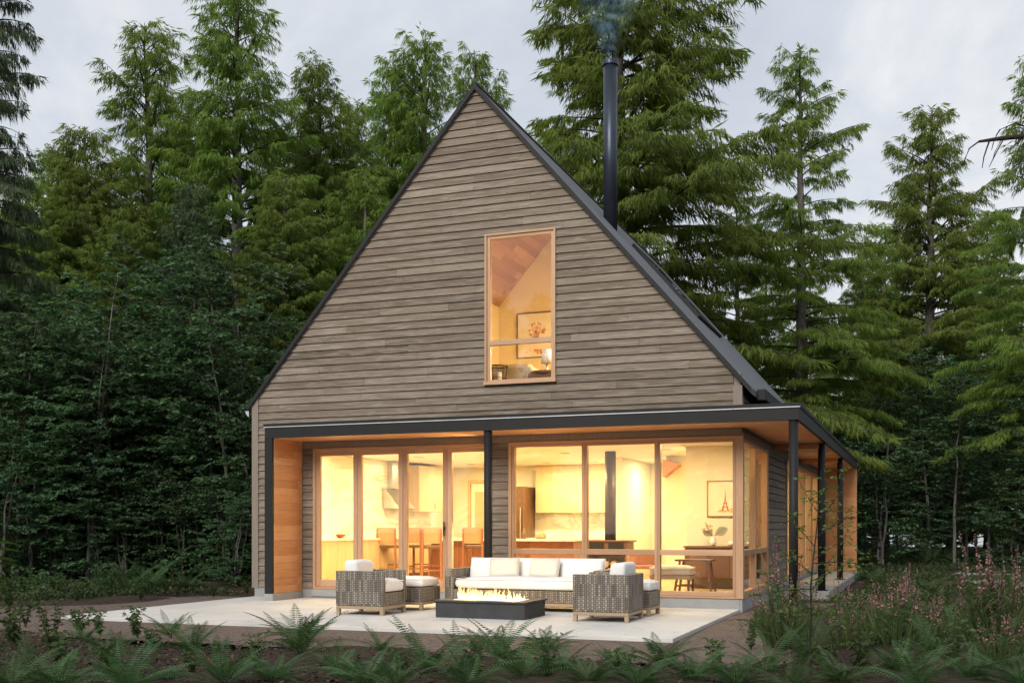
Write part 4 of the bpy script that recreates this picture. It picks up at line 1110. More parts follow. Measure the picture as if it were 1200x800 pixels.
# ---- upstairs
UZ=3.102
def flowers(t,m):
    mb=MB(); rr=random.Random(5)
    for i in range(46):
        a=rr.uniform(0,6.28); q=rr.random()**.6; x=.02+q*.19*math.cos(a); z=.58+q*.17*math.sin(a)*.9; s=rr.uniform(.012,.038)
        if i>32: x=rr.uniform(-.27,.28); z=.13+rr.uniform(-.03,.05)
        mb.face([(x+s*math.cos(k*math.pi/3),-.013-.00003*i,z+s*math.sin(k*math.pi/3)) for k in range(6)],rr.random())
    mb.build('printed_flowers',M['inkred2'],t)
    mb=MB(); 
    for i in range(8): x=.02+.02*(i-4); mb.face([(.02,-.0127,.30),(.028,-.0127,.30),(x+.006,-.0127,.55),(x,-.0127,.55)])
    mb.build('printed_stems',M['inkdark'],t)
M['inkred2']=wood('petal_inks',(.45,.07,.05),(.70,.25,.16),(.80,.50,.34),(5,5,5),.8,1,2)
picture('framed_picture',(pt_on(628,5.5),5.49,4.80),.84,.96,'framed red flower print on the wall behind the upper window',M['darkwood'],flowers,[M['paper']])
t=empty('upstairs_sofa',(pt_on(597,1.35),1.35,UZ),0,'tan sofa with low back seen through the bottom of the upper window','sofa'); t.scale=(.8,1,1.12)
mb=MB(); mb.box(-.95,.50,-.42,.35,.12,.45); mb.build('seat',M['tanfab'],t,bevel=.06,seg=4)
mb=MB(); mb.box(-.95,.38,.20,.46,.451,.86); mb.build('backrest',M['tanfab'],t,bevel=.07,seg=4)
mb=MB(); mb.box(.505,.72,-.42,.40,.12,.72); mb.build('arm',M['tanfab'],t,bevel=.07,seg=4)
for (lx,ly) in ((-.85,-.35),(.6,-.35),(-.85,.3),(.6,.3)): mb=MB(); mb.bar((lx,ly,0),(lx,ly,.119),.04); mb.build('leg',M['darkwood'],t)
t=empty('upstairs_table',(pt_on(640,.80),.80,UZ),0,'small dark table holding a white lamp inside the upper window','table')
mb=MB(); mb.lathe([(.27,.63),(.27,.67)],(0,0,0),28); mb.build('table_top',M['darkwood'],t)
mb=MB(); mb.box(-.24,.24,-.22,.22,.52,.629); mb.build('apron',M['darkwood'],t)
for (sx,sy) in ((-1,-1),(1,-1),(-1,1),(1,1)): mb=MB(); mb.bar((sx*.24,sy*.2,0),(sx*.21,sy*.18,.519),.04); mb.build('leg',M['darkwood'],t)
t=empty('table_lamp',(pt_on(641,.85),.85,UZ+.671),0,'white table lamp with a tapered shade on the upstairs table','lamp')
mb=MB(); mb.lathe([(.06,0),(.06,.015),(.02,.03),(.02,.14)],(0,0,0),16); mb.build('lamp_base',M['white'],t,smooth=True)
mb=MB(); mb.lathe([(.10,.14),(.07,.38)],(0,0,0),20); mb.build('lamp_shade',M['white'],t,smooth=True)
t=empty('wire_basket',(pt_on(583,.75),.75,UZ),0,'round wire stand with a dark rim inside the lower left of the upper window','basket')
mb=MB(); 
for zz_,rr_ in ((.80,.17),(.60,.15),(.42,.12)):
    mb.tube([(rr_*math.cos(k*math.pi/8),rr_*math.sin(k*math.pi/8),zz_) for k in range(17)],.009 if zz_>.7 else .005,5,cap=False)
for k in range(10): a=k*math.pi/5; mb.tube([(.17*math.cos(a),.17*math.sin(a),.80),(.12*math.cos(a),.12*math.sin(a),.42)],.004,4)
mb.build('wire_bowl',M['black'],t)
mb=MB(); mb.tube([(0,0,0),(0,0,.42)],.02,8); mb.lathe([(.15,0),(.15,.02)],(0,0,0),20); mb.build('stand',M['black'],t)
mb=MB(); mb.tube([(0,0,.46),(0,0,.70)],.07,16); mb.build('candle',M['white'],t,smooth=False)
# ================================================================== TREES AND PLANTS
class LeafBuf:
    """collects 4-point leaf faces as arrays"""
    def __init__(s): s.V=[]; s.R=[]
    def kites(s,base,dirn,width,length,rnd,side=None,mid=.4,sag=0.0):
        """base,dirn (n,3); width,length (n,)"""
        n=len(base); 
        if side is None:
            rv=RS.normal(size=(n,3)); side=np.cross(dirn,rv)
        side=side/np.maximum(np.linalg.norm(side,axis=1,keepdims=True),1e-6)
        m=base+dirn*(length*mid)[:,None]; tip=base+dirn*length[:,None]; 
        if sag: tip=tip-np.array([0,0,1])*(length*sag)[:,None]
        w=side*(width/2)[:,None]
        s.V.append(np.stack([base,m+w,tip,m-w],1)); s.R.append(rnd)
    def mesh(s,name,mat,parent=None):
        V=np.concatenate(s.V); R_=np.concatenate(s.R); n=len(V)
        return raw_mesh(name,V.reshape(-1,3),None,mat,parent,rnd=np.clip(R_,0,1),quads=np.arange(n*4).reshape(-1,4))
RS=np.random.RandomState(1)
def unit(v): return v/np.maximum(np.linalg.norm(v,axis=-1,keepdims=True),1e-6)
def tubes_np(segs,n=4):
    """segs: list of (pts(k,3), radii(k)) -> quads mesh arrays"""
    V=[];Q=[];b=0
    for pts,rad in segs:
        k=len(pts); d=np.gradient(pts,axis=0); d=unit(d)
        up=np.where(np.abs(d[:,2:3])<.9,np.array([[0,0,1.0]]),np.array([[0,1.0,0]]))
        x=unit(np.cross(d,up)); y=np.cross(x,d)
        t=np.arange(n)*2*np.pi/n
        ring=pts[:,None,:]+(x[:,None,:]*np.cos(t)[None,:,None]+y[:,None,:]*np.sin(t)[None,:,None])*rad[:,None,None]
        V.append(ring.reshape(-1,3))
        i=np.arange(k-1)[:,None]*n; j=np.arange(n)[None,:]; j2=(j+1)%n
        Q.append(np.stack([b+i+j,b+i+n+j,b+i+n+j2,b+i+j2],-1).reshape(-1,4)); b+=k*n
    return np.concatenate(V),np.concatenate(Q)

def conifer(seed,H,Rm,clear,mat,dens=1.0,lean=.0,rise=(.05,.75),gappy=.12,branches=150,droop=1.0,barkm='bark',fine=1.0):
    global RS
    RS=np.random.RandomState(seed); r=random.Random(seed)
    root=empty('conifer_tree',(0,0,0)); lb=LeafBuf(); limbs=[]
    # trunk with a slight wander
    k=26; zz=np.linspace(0,H,k); wob=np.cumsum(RS.normal(0,.022,size=(k,2)),axis=0)*np.linspace(0,1,k)[:,None]; 
    tp=np.concatenate([wob+np.stack([lean*zz/H*H*.03,0*zz],1),zz[:,None]],1)
    rad=.017*H*(1-zz/H)**.85*.72+.014; rad[0]*=1.5; rad[1]*=1.12
    trunk=[(tp,rad)]
    def tpt(z): return np.array([np.interp(z,zz,tp[:,i]) for i in range(3)])
    # branches
    zb=clear*H; hs=[]; z=zb
    n=branches
    ts=(np.arange(n)+RS.uniform(-.4,.4,n))/n
    ts=np.clip(ts,0,.995)**1.0
    secs=RS.uniform(0,2*np.pi,9)
    for i,t in enumerate(ts):
        if r.random()<gappy: continue
        z=zb+(H-.25-zb)*t
        prof=(1-t)**.64*(1 if t>.06 else .75+.25*t/.06)
        prof*=.86+.22*math.sin(t*23+seed)*(1-t)
        L=Rm*prof*r.uniform(.62,1.12)+.28
        az=i*2.399+r.uniform(-.5,.5)
        L*=1+.24*math.cos(az-secs[int(t*8)])
        e0=rise[0]+(rise[1]-rise[0])*t**1.1+r.uniform(-.12,.12)
        m=max(6,int(L/.22)); s=np.linspace(0,1,m)
        hd=np.array([math.cos(az),math.sin(az),0]); sd=np.array([-hd[1],hd[0],0])
        curve=L*(math.tan(e0)*s - droop*(.30+.12*r.random())*s**2.2*(.6+.5*(1-t)))
        swy=RS.normal(0,.05)*L*s**2
        P=tpt(z)[None,:]+hd[None,:]*(L*s*math.cos(min(e0,.6)))[:,None]+sd[None,:]*swy[:,None]; P[:,2]+=curve
        limbs.append((P,np.linspace(.012+.011*L,.005,m)))
        # side branchlets
        nb=max(5,int(L/.10*dens)); ss=np.sort(RS.uniform(.10 if L<1.2 else .2,1,nb))
        tone=r.uniform(-.25,.25)
        for j,sv in enumerate(ss):
            side=1 if j%2 else -1
            base=np.array([np.interp(sv,s,P[:,c]) for c in range(3)])
            l=(.16+.42*L*(1-sv)**.8*.8+.10)*r.uniform(.55,1.1); l=min(l,1.25)
            a=r.uniform(.55,1.15)*side
            bd=hd*math.cos(a)+sd*math.sin(a); bd=bd+np.array([0,0,r.uniform(-.05,.22)])
            ns=max(3,int(l/.060)); u=(np.arange(ns)+.5)/ns
            Q=base[None,:]+bd[None,:]*(l*u)[:,None]; Q[:,2]-=droop*.42*l*u**2
            if l>.45: limbs.append((Q[[0,ns//2,ns-1]],np.array([.006,.005,.003])))
            # hanging sprays, two or three per node
            K=6
            B=np.repeat(Q,K,axis=0); nn=len(B)
            uu=np.repeat(u,K)
            dn=np.array([0,0,-1.0])[None,:]*(.95+.8*RS.random_sample(nn))[:,None]*droop + bd[None,:]*(.2+.45*RS.random_sample(nn))[:,None] + RS.normal(0,.30,(nn,3))
            dn=unit(dn)
            ln=RS.uniform(.13,.36,nn)*(1.15-.35*uu)*fine; wd=RS.uniform(.013,.026,nn)
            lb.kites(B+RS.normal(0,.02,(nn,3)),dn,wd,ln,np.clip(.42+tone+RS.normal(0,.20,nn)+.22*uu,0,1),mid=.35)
        # tassel at the tip
        nn=10; B=np.repeat(P[-1:],nn,axis=0)+RS.normal(0,.05,(nn,3)); dn=unit(hd[None,:]*.9+np.array([0,0,-.6])+RS.normal(0,.35,(nn,3)))
        lb.kites(B,dn,RS.uniform(.03,.05,nn),RS.uniform(.15,.3,nn),RS.uniform(.5,.95,nn),mid=.35)
    # leader
    nn=60; z=H-RS.uniform(0,1.0,nn)**1.3*1.1; B=np.stack([np.interp(z,zz,tp[:,0]),np.interp(z,zz,tp[:,1]),z],1); a=RS.uniform(0,6.28,nn)
    dn=unit(np.stack([np.cos(a),np.sin(a),RS.uniform(-.3,.9,nn)],1)); lb.kites(B,dn,RS.uniform(.03,.05,nn),RS.uniform(.12,.26,nn),RS.uniform(.4,.9,nn),mid=.35)
    V,Q=tubes_np(trunk,10); tr=raw_mesh('trunk',V,None,M[barkm],root,quads=Q,smooth=True)
    V,Q=tubes_np(limbs,4); li=raw_mesh('limbs',V,None,M['twig' if barkm=='bark' else 'palebark'],tr,quads=Q,smooth=True)
    lb.mesh('crown',mat,root)
    return root

def broadleaf(seed,H,Rm,mat,stems=2,leaf=.075,layers=True,clear=.15,nleaf=16,barkm='palebark',name='understory_tree',nb=34):
    global RS
    RS=np.random.RandomState(seed); r=random.Random(seed)
    root=empty(name,(0,0,0)); lb=LeafBuf(); wood_=[]; tw=[]
    for s_ in range(stems):
        a=r.uniform(0,6.28); ln=r.uniform(.05,.22); k=12; u=np.linspace(0,1,k); h=H*r.uniform(.8,1)
        P=np.stack([math.cos(a)*ln*h*u**1.4+np.cumsum(RS.normal(0,.03,k)),math.sin(a)*ln*h*u**1.4+np.cumsum(RS.normal(0,.03,k)),h*u],1)
        wood_.append((P,np.linspace(.012*H**.8+.01,.006,k)))
        for i in range(nb//stems):
            t=clear+(1-clear)*((i+r.random())/(nb//stems)); base=np.array([np.interp(t,u,P[:,c]) for c in range(3)])
            az=r.uniform(0,6.28); L=Rm*(.45+.75*math.sin(math.pi*min(1,(t-clear)/(1-clear)*.8+.18)))*r.uniform(.5,1.05)*.8
            el=r.uniform(.05,.95); m=8; q=np.linspace(0,1,m)
            hd=np.array([math.cos(az),math.sin(az),0]); B=base[None,:]+hd[None,:]*(L*q)[:,None]; B[:,2]+=L*(math.tan(el)*q-.28*q**2)
            B[:,:2]+=np.cumsum(RS.normal(0,.03,(m,2)),axis=0); tw.append((B,np.linspace(.012,.003,m)))
            nt_=max(5,int(L*7))
            for j in range(nt_):
                sv=.2+.8*(j+r.random())/nt_; b=np.array([np.interp(sv,q,B[:,c]) for c in range(3)]); a2=az+(1 if j%2 else -1)*r.uniform(.4,1.2)
                l=r.uniform(.2,.55)*(1.2-.5*sv); d=np.array([math.cos(a2),math.sin(a2),r.uniform(-.15,.3)])
                T=b[None,:]+d[None,:]*(l*np.linspace(0,1,4))[:,None]; T[:,2]-=.15*l*np.linspace(0,1,4)**2; tw.append((T,np.array([.004,.003,.003,.002])))
                n=nleaf; uu=RS.random_sample(n)
                C=b[None,:]+d[None,:]*(l*uu)[:,None]; aa=a2+RS.uniform(-1.3,1.3,n); dn=unit(np.stack([np.cos(aa),np.sin(aa),RS.uniform(-.95,.3,n)],1))
                sd=np.stack([-np.sin(aa),np.cos(aa),RS.normal(0,.6,n)],1); ll=leaf*RS.uniform(.7,1.4,n)
                lb.kites(C,dn,ll*.55,ll,np.clip(.45+RS.normal(0,.22,n),0,1),side=sd,mid=.45)
    V,Q=tubes_np(wood_,7); tr=raw_mesh('stem',V,None,M[barkm],root,quads=Q,smooth=True)
    V,Q=tubes_np(tw,3); raw_mesh('twigs',V,None,M['twig'],tr,quads=Q)
    lb.mesh('foliage',mat,root)
    return root
def place(o,first,loc,rz,sc,label=None,cat=None,group=None):
    c=o if first else copy_tree(o)
    c.location=loc; c.rotation_euler=(0,0,rz); c.scale=(sc,)*3 if not hasattr(sc,'__len__') else sc
    tag(c,label,cat,group); return c
ORD=['zeroth','first','second','third','fourth','fifth','sixth','seventh','eighth','ninth','tenth','eleventh','twelfth','thirteenth','fourteenth','fifteenth','sixteenth','seventeenth','eighteenth','nineteenth','twentieth','twenty-first','twenty-second','twenty-third','twenty-fourth','twenty-fifth','twenty-sixth','twenty-seventh','twenty-eighth','twenty-ninth','thirtieth','thirty-first','thirty-second','thirty-third','thirty-fourth','thirty-fifth','thirty-sixth','thirty-seventh','thirty-eighth','thirty-ninth','fortieth']

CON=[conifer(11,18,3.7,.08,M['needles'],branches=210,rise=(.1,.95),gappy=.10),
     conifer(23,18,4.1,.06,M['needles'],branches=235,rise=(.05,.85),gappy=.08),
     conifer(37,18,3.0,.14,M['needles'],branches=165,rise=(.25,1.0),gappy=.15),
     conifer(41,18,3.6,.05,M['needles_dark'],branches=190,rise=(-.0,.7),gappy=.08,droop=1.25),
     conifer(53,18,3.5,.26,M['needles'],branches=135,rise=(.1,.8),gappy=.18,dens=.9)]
used=set()
def tree(kind,px,topy,dep,label,rz=None,wide=1.0):
    h=EYE+(HZ-topy)*dep/F; s=h/18.0
    f=kind not in used; used.add(kind); r=random.Random(int(px*7+dep)); p=at(px,dep,-.05)
    return place(CON[kind],f,p,r.uniform(0,6.28) if rz is None else rz,(s*wide*1.22,s*wide*1.22,s),label,'conifer tree','conifers of the surrounding forest')
# the ones that can be told apart (pixel of the tip, depth)
T=[(3,-26,-170,26,'dark drooping conifer cut off by the left edge of the photo',.74),
 (1,95,148,36,'broad rounded conifer between the dark edge tree and the slim spire',1.25),
 (2,177,32,40,'slim conifer spire standing free against the left sky',1.15),
 (0,280,-22,38,'tallest conifer on the left, its pale trunk showing near the top',1.15),
 (1,373,68,42,'narrow topped conifer right of the tallest left tree',1.0),
 (2,455,78,44,'left spire of the three thin tops beside the roof peak',1.0),
 (0,497,42,43,'middle and tallest spire of the three beside the roof peak',1.05),
 (2,552,62,46,'right spire of the three, just left of the roof peak',.95),
 (1,722,-175,34,'huge full conifer rising behind the chimney',1.32),
 (4,940,52,37,'open conifer with a bare dark trunk right of the porch roof corner',1.02),
 (0,1087,126,42,'full conifer with a rounded double top at the right',1.2),
 (4,1225,60,33,'conifer at the right edge reaching in with drooping twigs',1.05),
 (0,62,175,37,'rounded conifer left of the broad one, under the edge tree',1.1),
 (1,330,150,46,'distant conifer filling the notch right of the tallest left tree',1.1),
 (0,225,120,45,'distant conifer between the slim spire and the tallest left tree',1.1),
 (1,590,215,52,'distant conifer just right of the roof peak',1.0),
 (1,28,212,34,'mid height conifer low at the left behind the edge tree',1.2),
 (3,232,215,34,'dark conifer in front of the tallest left tree',1.15),
 (1,330,205,35,'leafy mid height conifer left of the roof slope',1.2),
 (0,425,200,37,'mid height conifer touching the left roof slope',1.2),
 (1,150,255,33,'low bushy conifer below the slim spire',1.2),
 (0,655,150,48,'far conifer seen in the gap right of the roof peak',1.3),
 (4,865,235,42,'conifer filling the space between chimney tree and open trunk tree',.95),
 (0,414,118,49,'distant conifer closing the dip between the left tops and the three spires',1.15),
 (3,800,300,38,'shaded conifer low behind the skylight side of the roof',1.2),
 (4,1010,290,44,'thin conifer with bare trunk between the two right spires',1.0),
 (1,1160,262,45,'bushy conifer low at the right under the broken branch',1.1),
 (0,1035,262,50,'far conifer between the open trunk tree and the double top',1.1)]
for (k,px,ty,d,lab,wd) in T: tree(k,px,ty,d,lab,wide=wd)
# deeper rows of forest, visible as one backdrop of trunks and crowns
r=random.Random(77)
back=[]
for i in range(30):
    px=-60+i*21+r.uniform(-8,8); 
    if px>570: break
    back.append((px,r.uniform(215,330),r.uniform(46,66)))
for i in range(8):
    back.append((890+i*46+r.uniform(-12,12),r.uniform(280,400),r.uniform(56,66)))
back.sort(); 
nl=[b for b in back if b[0]<600]; nr=[b for b in back if b[0]>=600]
for lst,side in ((nl,'left of the house'),(nr,'right of the house')):
    for i,(px,ty,d) in enumerate(lst):
        tree(r.choice((0,1,3,4)) if px<600 else r.choice((4,4,2)),px,ty,d,'background conifer %s, %s from the left in the far row'%(side,ORD[i+1]),wide=1.15)
# trees behind the viewer, mirrored in the window glass
for i,(x,y,h) in enumerate(((-32,-44,17),(-20,-48,16),(-9,-46,18),(1,-50,16),(11,-46,17),(22,-44,16),(32,-38,17),(-26,-56,18),(-3,-58,17),(17,-56,18))):
    place(CON[(1,0,3,1)[i%4]],False,(x,y,-.05),i*1.3,h/18,'forest conifer behind the viewer, %s from the left across the clearing'%ORD[i+1],'conifer tree','conifers behind the viewer')

# broken branch poking in at the right edge
def edge_branch():
    t=empty('pine_branch_tree',at(1262,17,-.05),0,'bare pine trunk outside the right edge whose dry branch pokes into the sky','tree')
    base=at(1262,17,-.05)
    def L(px,py,dep): p=at(px,dep,EYE+(HZ-py)*dep/F); return np.array((p-base)[:])
    mb=MB(); mb.tube([(0,0,0),(.05,0,4),(0,.05,8.2),(.05,0,12)],[.16,.13,.09,.03],10); mb.build('trunk',M['bark'],t,smooth=True)
    S=[((1262,150),(1225,157),(1175,162),(1147,166),.045),((1147,166),(1136,174),(1131,186),(1128,195),.012),((1215,150),(1200,148),(1190,144),(1172,152),.014),((1172,152),(1168,158),(1164,168),(1162,176),.010),
       ((1160,164),(1157,172),(1153,184),(1151,197),.012),((1176,163),(1170,174),(1164,186),(1159,196),.010),((1176,160),(1172,166),(1166,178),(1163,188),.008),((1205,158),(1196,163),(1190,170),(1185,176),.008),((1230,155),(1210,150),(1192,150),(1178,153),.008)]
    mb=MB()
    for s in S:
        mb.tube([tuple(L(a,b,17)) for a,b in s[:4]],[s[4]*1.2,s[4],s[4]*.8,s[4]*.45],6)
    mb.build('limb',M['twig'],t,smooth=True)
    global RS
    RS=np.random.RandomState(8); lb=LeafBuf()
    for (px,py,n,sp) in ((1198,156,40,8),(1203,185,60,8),(1208,262,70,9),(1200,190,30,6),(1212,170,60,10)):
        c=L(px,py,17); B=c[None,:]+RS.normal(0,sp*17/F,(n,3)); lb.kites(B,unit(RS.normal(0,.4,(n,3))+np.array([-.4,0,-.9])),RS.uniform(.015,.028,n),RS.uniform(.12,.24,n),RS.random_sample(n)*.6,mid=.35)
    lb.mesh('needles',M['needles_dark'],t)
edge_branch()

# understory trees and shrubs
BR=[broadleaf(5,5.6,2.1,M['broad'],2,.10,nleaf=22,nb=56,clear=.08),broadleaf(6,4.4,1.9,M['broad'],3,.10,nleaf=22,clear=.05,nb=54),broadleaf(7,6.8,2.1,M['broad'],1,.10,nleaf=22,clear=.16,nb=52),
    broadleaf(9,2.0,1.2,M['broad'],4,.08,nleaf=20,clear=.03,nb=36,name='forest_shrub')]
bused=set()
r=random.Random(21); U=[]
for i in range(36):   # left side wall of understory
    U.append((r.choice((0,0,1,2)),-30+i*9.7+r.uniform(-6,6),r.uniform(23.5,31.5),r.uniform(.75,1.3)))
for i in range(15):
    U.append((r.choice((0,1,1)),-25+i*22+r.uniform(-7,7),r.uniform(22.5,25.5),r.uniform(.5,.8)))
for i in range(16):
    U.append((3,-20+i*21+r.uniform(-8,8),r.uniform(27,34),r.uniform(.8,1.3)))
UR=[]
for i in range(14):
    UR.append((r.choice((0,2,2,1)),1000+i*18.5+r.uniform(-7,7),r.uniform(31,40),r.uniform(.75,1.25)))
for i in range(5):
    UR.append((3,1005+i*44+r.uniform(-8,8),r.uniform(38,46),r.uniform(.4,.7)))
for lst,side in ((U,'left of the house'),(UR,'right of the house')):
    lst.sort(key=lambda q:q[1]); cnt={}
    for (k,px,d,sc) in lst:
        kind='dark leafy shrub' if k==3 else 'slender dark leafy tree'; cnt[kind]=cnt.get(kind,0)+1; n=cnt[kind]
        lab='%s under the conifers %s, %s from the left'%(kind,side,ORD[n] if n<len(ORD) else 'rightmost')
        place(BR[k],k not in bused,at(px,d,-.05),r.uniform(0,6.28),sc,lab,'shrub' if k==3 else 'tree','understory %s %s'%('shrubs' if k==3 else 'trees',side)); bused.add(k)

# ---- ferns
def fern(seed,n=15,L=.75,name='fern',mat='fern',upright=.9):
    global RS
    RS=np.random.RandomState(seed); r=random.Random(seed); root=None; lb=LeafBuf(); st=[]
    for i in range(n):
        az=i*2.399+r.uniform(-.35,.35); l=L*r.uniform(.6,1.1); el=r.uniform(.55,1.25)*upright
        m=25; u=np.linspace(0,1,m); hd=np.array([math.cos(az),math.sin(az),0]); sd=np.array([-hd[1],hd[0],0])
        ang=el-u*(.85+.55*r.random())*(.8+.3*(1.2-el)); dx=np.cumsum(np.cos(ang))*l/m; dz=np.cumsum(np.sin(ang))*l/m
        P=hd[None,:]*dx[:,None]+sd[None,:]*(RS.normal(0,.10)*l*u**2)[:,None]; P[:,2]+=dz
        st.append((P,np.linspace(.0035,.0012,m)))
        T=unit(np.gradient(P,axis=0)); wdt=.19*L*np.sin(np.pi*np.clip(u*.93+.07,0,1))**.75*(1-.45*u); tone=r.uniform(-.2,.2)
        Nn=unit(np.cross(T,sd[None,:].repeat(m,0)))
        for sg in (-1,1):
            k=np.arange(3,m); 
            # each pinna: three overlapping kites give a toothed edge
            d0=unit(sd[None,:]*sg+T[k]*.45-Nn[k]*0.0+np.array([0,0,-.18])); ll=wdt[k]
            sdv=np.cross(d0,np.cross(sd*sg,T[k]))
            rr_=np.clip(.45+tone+RS.normal(0,.1,len(k)),0,1)
            lb.kites(P[k],d0,np.full(len(k),.50*l/m),ll*RS.uniform(.85,1.1,len(k)),rr_,side=T[k]+Nn[k]*.25,mid=.3,sag=.14)
    root=empty(name,(0,0,0))
    lb.mesh('fronds',M[mat],root)
    V,Q=tubes_np(st,3); raw_mesh('stalks',V,None,M['herb'],root,quads=Q)
    return root
FE=[fern(101,17,.70,upright=1.05),fern(102,14,.80,upright=1.15),fern(103,20,.58,upright=.95),fern(104,12,.76,upright=1.2)]
fused=set()
def put_ferns(rows,where,group,zg=-.05):
    rows=sorted(rows,key=lambda q:q[0])
    for i,(px,py,sc) in enumerate(rows):
        k=(i*7+int(px))%4; p=gnd(px,py,zg); r=random.Random(int(px*13+py)); sc*=(.84 if 'bottom' in where else (.8 if 'lower right' in where else 1))*r.uniform(.8,1.12)
        size='large' if sc>1.1 else ('small' if sc<.8 else 'middling')
        lab='%s green fern %s, %s from the left'%(size,where,ORD[i+1])
        place(FE[k],k not in fused,p,r.uniform(0,6.28),sc,lab,'fern',group); fused.add(k)
# bed along the bottom edge: pixel x, ground pixel y, scale
put_ferns([(98,752,.75),(200,748,.8),(352,770,1.12),(396,792,1.0),(430,805,.9),(318,800,.85),(262,806,.8),(150,812,.85),(500,790,1.05),(545,806,.95),(585,778,.9),(612,800,1.0),(655,790,.95),(690,806,.9),(715,776,.75),(775,782,1.15),(748,806,.9),(812,800,.9),(40,795,.8),(352,752,1.0),(560,766,.7),(640,764,.85),(446,764,.6),(130,770,.9),(225,768,.8),(70,812,.9),(196,800,.7),(12,812,1.0),(465,812,.8)],'in the bed along the bottom edge','ferns in the front bed')
put_ferns([(905,740,1.1),(862,806,1.0),(900,790,1.05),(945,775,1.0),(985,806,1.0),(1015,760,1.05),(1050,790,1.0),(1095,775,1.05),(1140,800,1.0),(1175,770,1.1),(1075,812,1.0),(1195,806,1.0),(1120,745,1.05),(1050,735,1.1),(930,812,.9),(1085,725,.9),(1150,735,.9),(985,735,.9)],'in the dark bed at the lower right','ferns in the right bed')
put_ferns([(50,690,1.1),(75,682,1.0),(118,692,1.2),(150,697,1.3),(176,694,1.2),(160,682,1.1),(105,678,1.0),(24,686,1.0),(205,680,.9),(262,678,1.0),(226,676,1.1),(135,674,1.0),(190,668,1.1),(215,664,1.0),(60,668,1.0),(86,664,1.1),(20,668,1.1),(278,688,.8),(218,690,.85)],'at the forest edge on the left','ferns at the left forest edge')
r=random.Random(4); put_ferns([(1008+i*9.4,r.uniform(652,664),r.uniform(1.1,1.6)) for i in range(22)],'in the bright strip under the right trees','ferns under the right trees')
put_ferns([(1030,690,1.0),(1060,684,1.0),(1010,680,1.0),(1085,694,.9),(1185,690,1.0),(1165,700,1.0),(1100,704,.9)],'beside the grey path on the right','ferns beside the right path')

# ---- tall pink flowering plants
def flower_clump(seed,n=16,H=.95,spread=.22):
    global RS
    RS=np.random.RandomState(seed); r=random.Random(seed); root=empty('flowering_plant',(0,0,0)); lf=LeafBuf(); st=[]
    for i in range(n):
        a=r.uniform(0,6.28); q=spread*r.random()**.6; h=H*r.uniform(.6,1.08); ln=r.uniform(.02,.20)
        k=8; u=np.linspace(0,1,k); P=np.stack([q*math.cos(a)+ln*h*u**1.6*math.cos(a)+RS.normal(0,.004,k),q*math.sin(a)+ln*h*u**1.6*math.sin(a)+RS.normal(0,.004,k),h*u],1)
        st.append((P,np.linspace(.005,.002,k)))
        m=int(h*46); t=RS.uniform(.05,.70,m); B=np.stack([np.interp(t,u,P[:,c]) for c in range(3)],1); aa=RS.uniform(0,6.28,m)
        dn=unit(np.stack([np.cos(aa),np.sin(aa),RS.uniform(.5,1.8,m)],1)); lf.kites(B,dn,RS.uniform(.008,.014,m),RS.uniform(.09,.18,m)*(1.2-t),RS.uniform(.2,.9,m),mid=.4,sag=.15)
        if r.random()<.8:
            m=int(h*.42*150); t=RS.uniform(.60,1.0,m); B=np.stack([np.interp(t,u,P[:,c]) for c in range(3)],1); aa=RS.uniform(0,6.28,m)
            dn=unit(np.stack([np.cos(aa),np.sin(aa),RS.uniform(-.5,.5,m)],1)); ll=RS.uniform(.014,.030,m)*(1.25-.8*(t-.6)/.4)
            fl=LeafBuf(); fl.kites(B,dn,ll*.8,ll,RS.random_sample(m),mid=.6); fl.mesh('flower_spike',M['pink'],root)
    # grassy skirt
    m=170; a=RS.uniform(0,6.28,m); q=spread*RS.random_sample(m)**.5; B=np.stack([q*np.cos(a),q*np.sin(a),0*a],1); dn=unit(np.stack([np.cos(a)*.35,np.sin(a)*.35,RS.uniform(.7,1.4,m)],1))
    lf.kites(B,dn,RS.uniform(.008,.014,m),RS.uniform(.25,.55,m),RS.random_sample(m),mid=.5,sag=.2)
    V,Q=tubes_np(st,3); raw_mesh('stems',V,None,M['herb'],root,quads=Q)
    lf.mesh('leaves',M['grassy'],root)
    return root
FL=[flower_clump(201,13,.80,.2),flower_clump(202,17,.68,.26),flower_clump(203,10,.92,.16)]
flused=set(); spots=[(915,745,1.0),(908,742,.85),(928,748,.8),(1003,752,.85),(1038,748,1.0),(1078,742,.95),(1046,735,.85),(1012,735,.8),(1160,752,1.15),(1180,745,1.2),(1197,752,1.15),(1172,766,1.1),(1145,742,1.0),(940,722,.7),(1190,728,1.0),(988,722,.8),(1030,720,.8),(1070,722,.8)]
spots.sort()
for i,(px,py,sc) in enumerate(spots):
    k=(i*5)%3; place(FL[k],k not in flused,gnd(px+((i*37)%23-11),py+8+((i*29)%17-4)),i*1.7,sc*(.78+.07*((i*13)%7)),'upright plant with pale pink flower spikes in the right bed, %s from the left'%ORD[i+1],'flowering plant','pink flowering plants in the right bed'); flused.add(k)

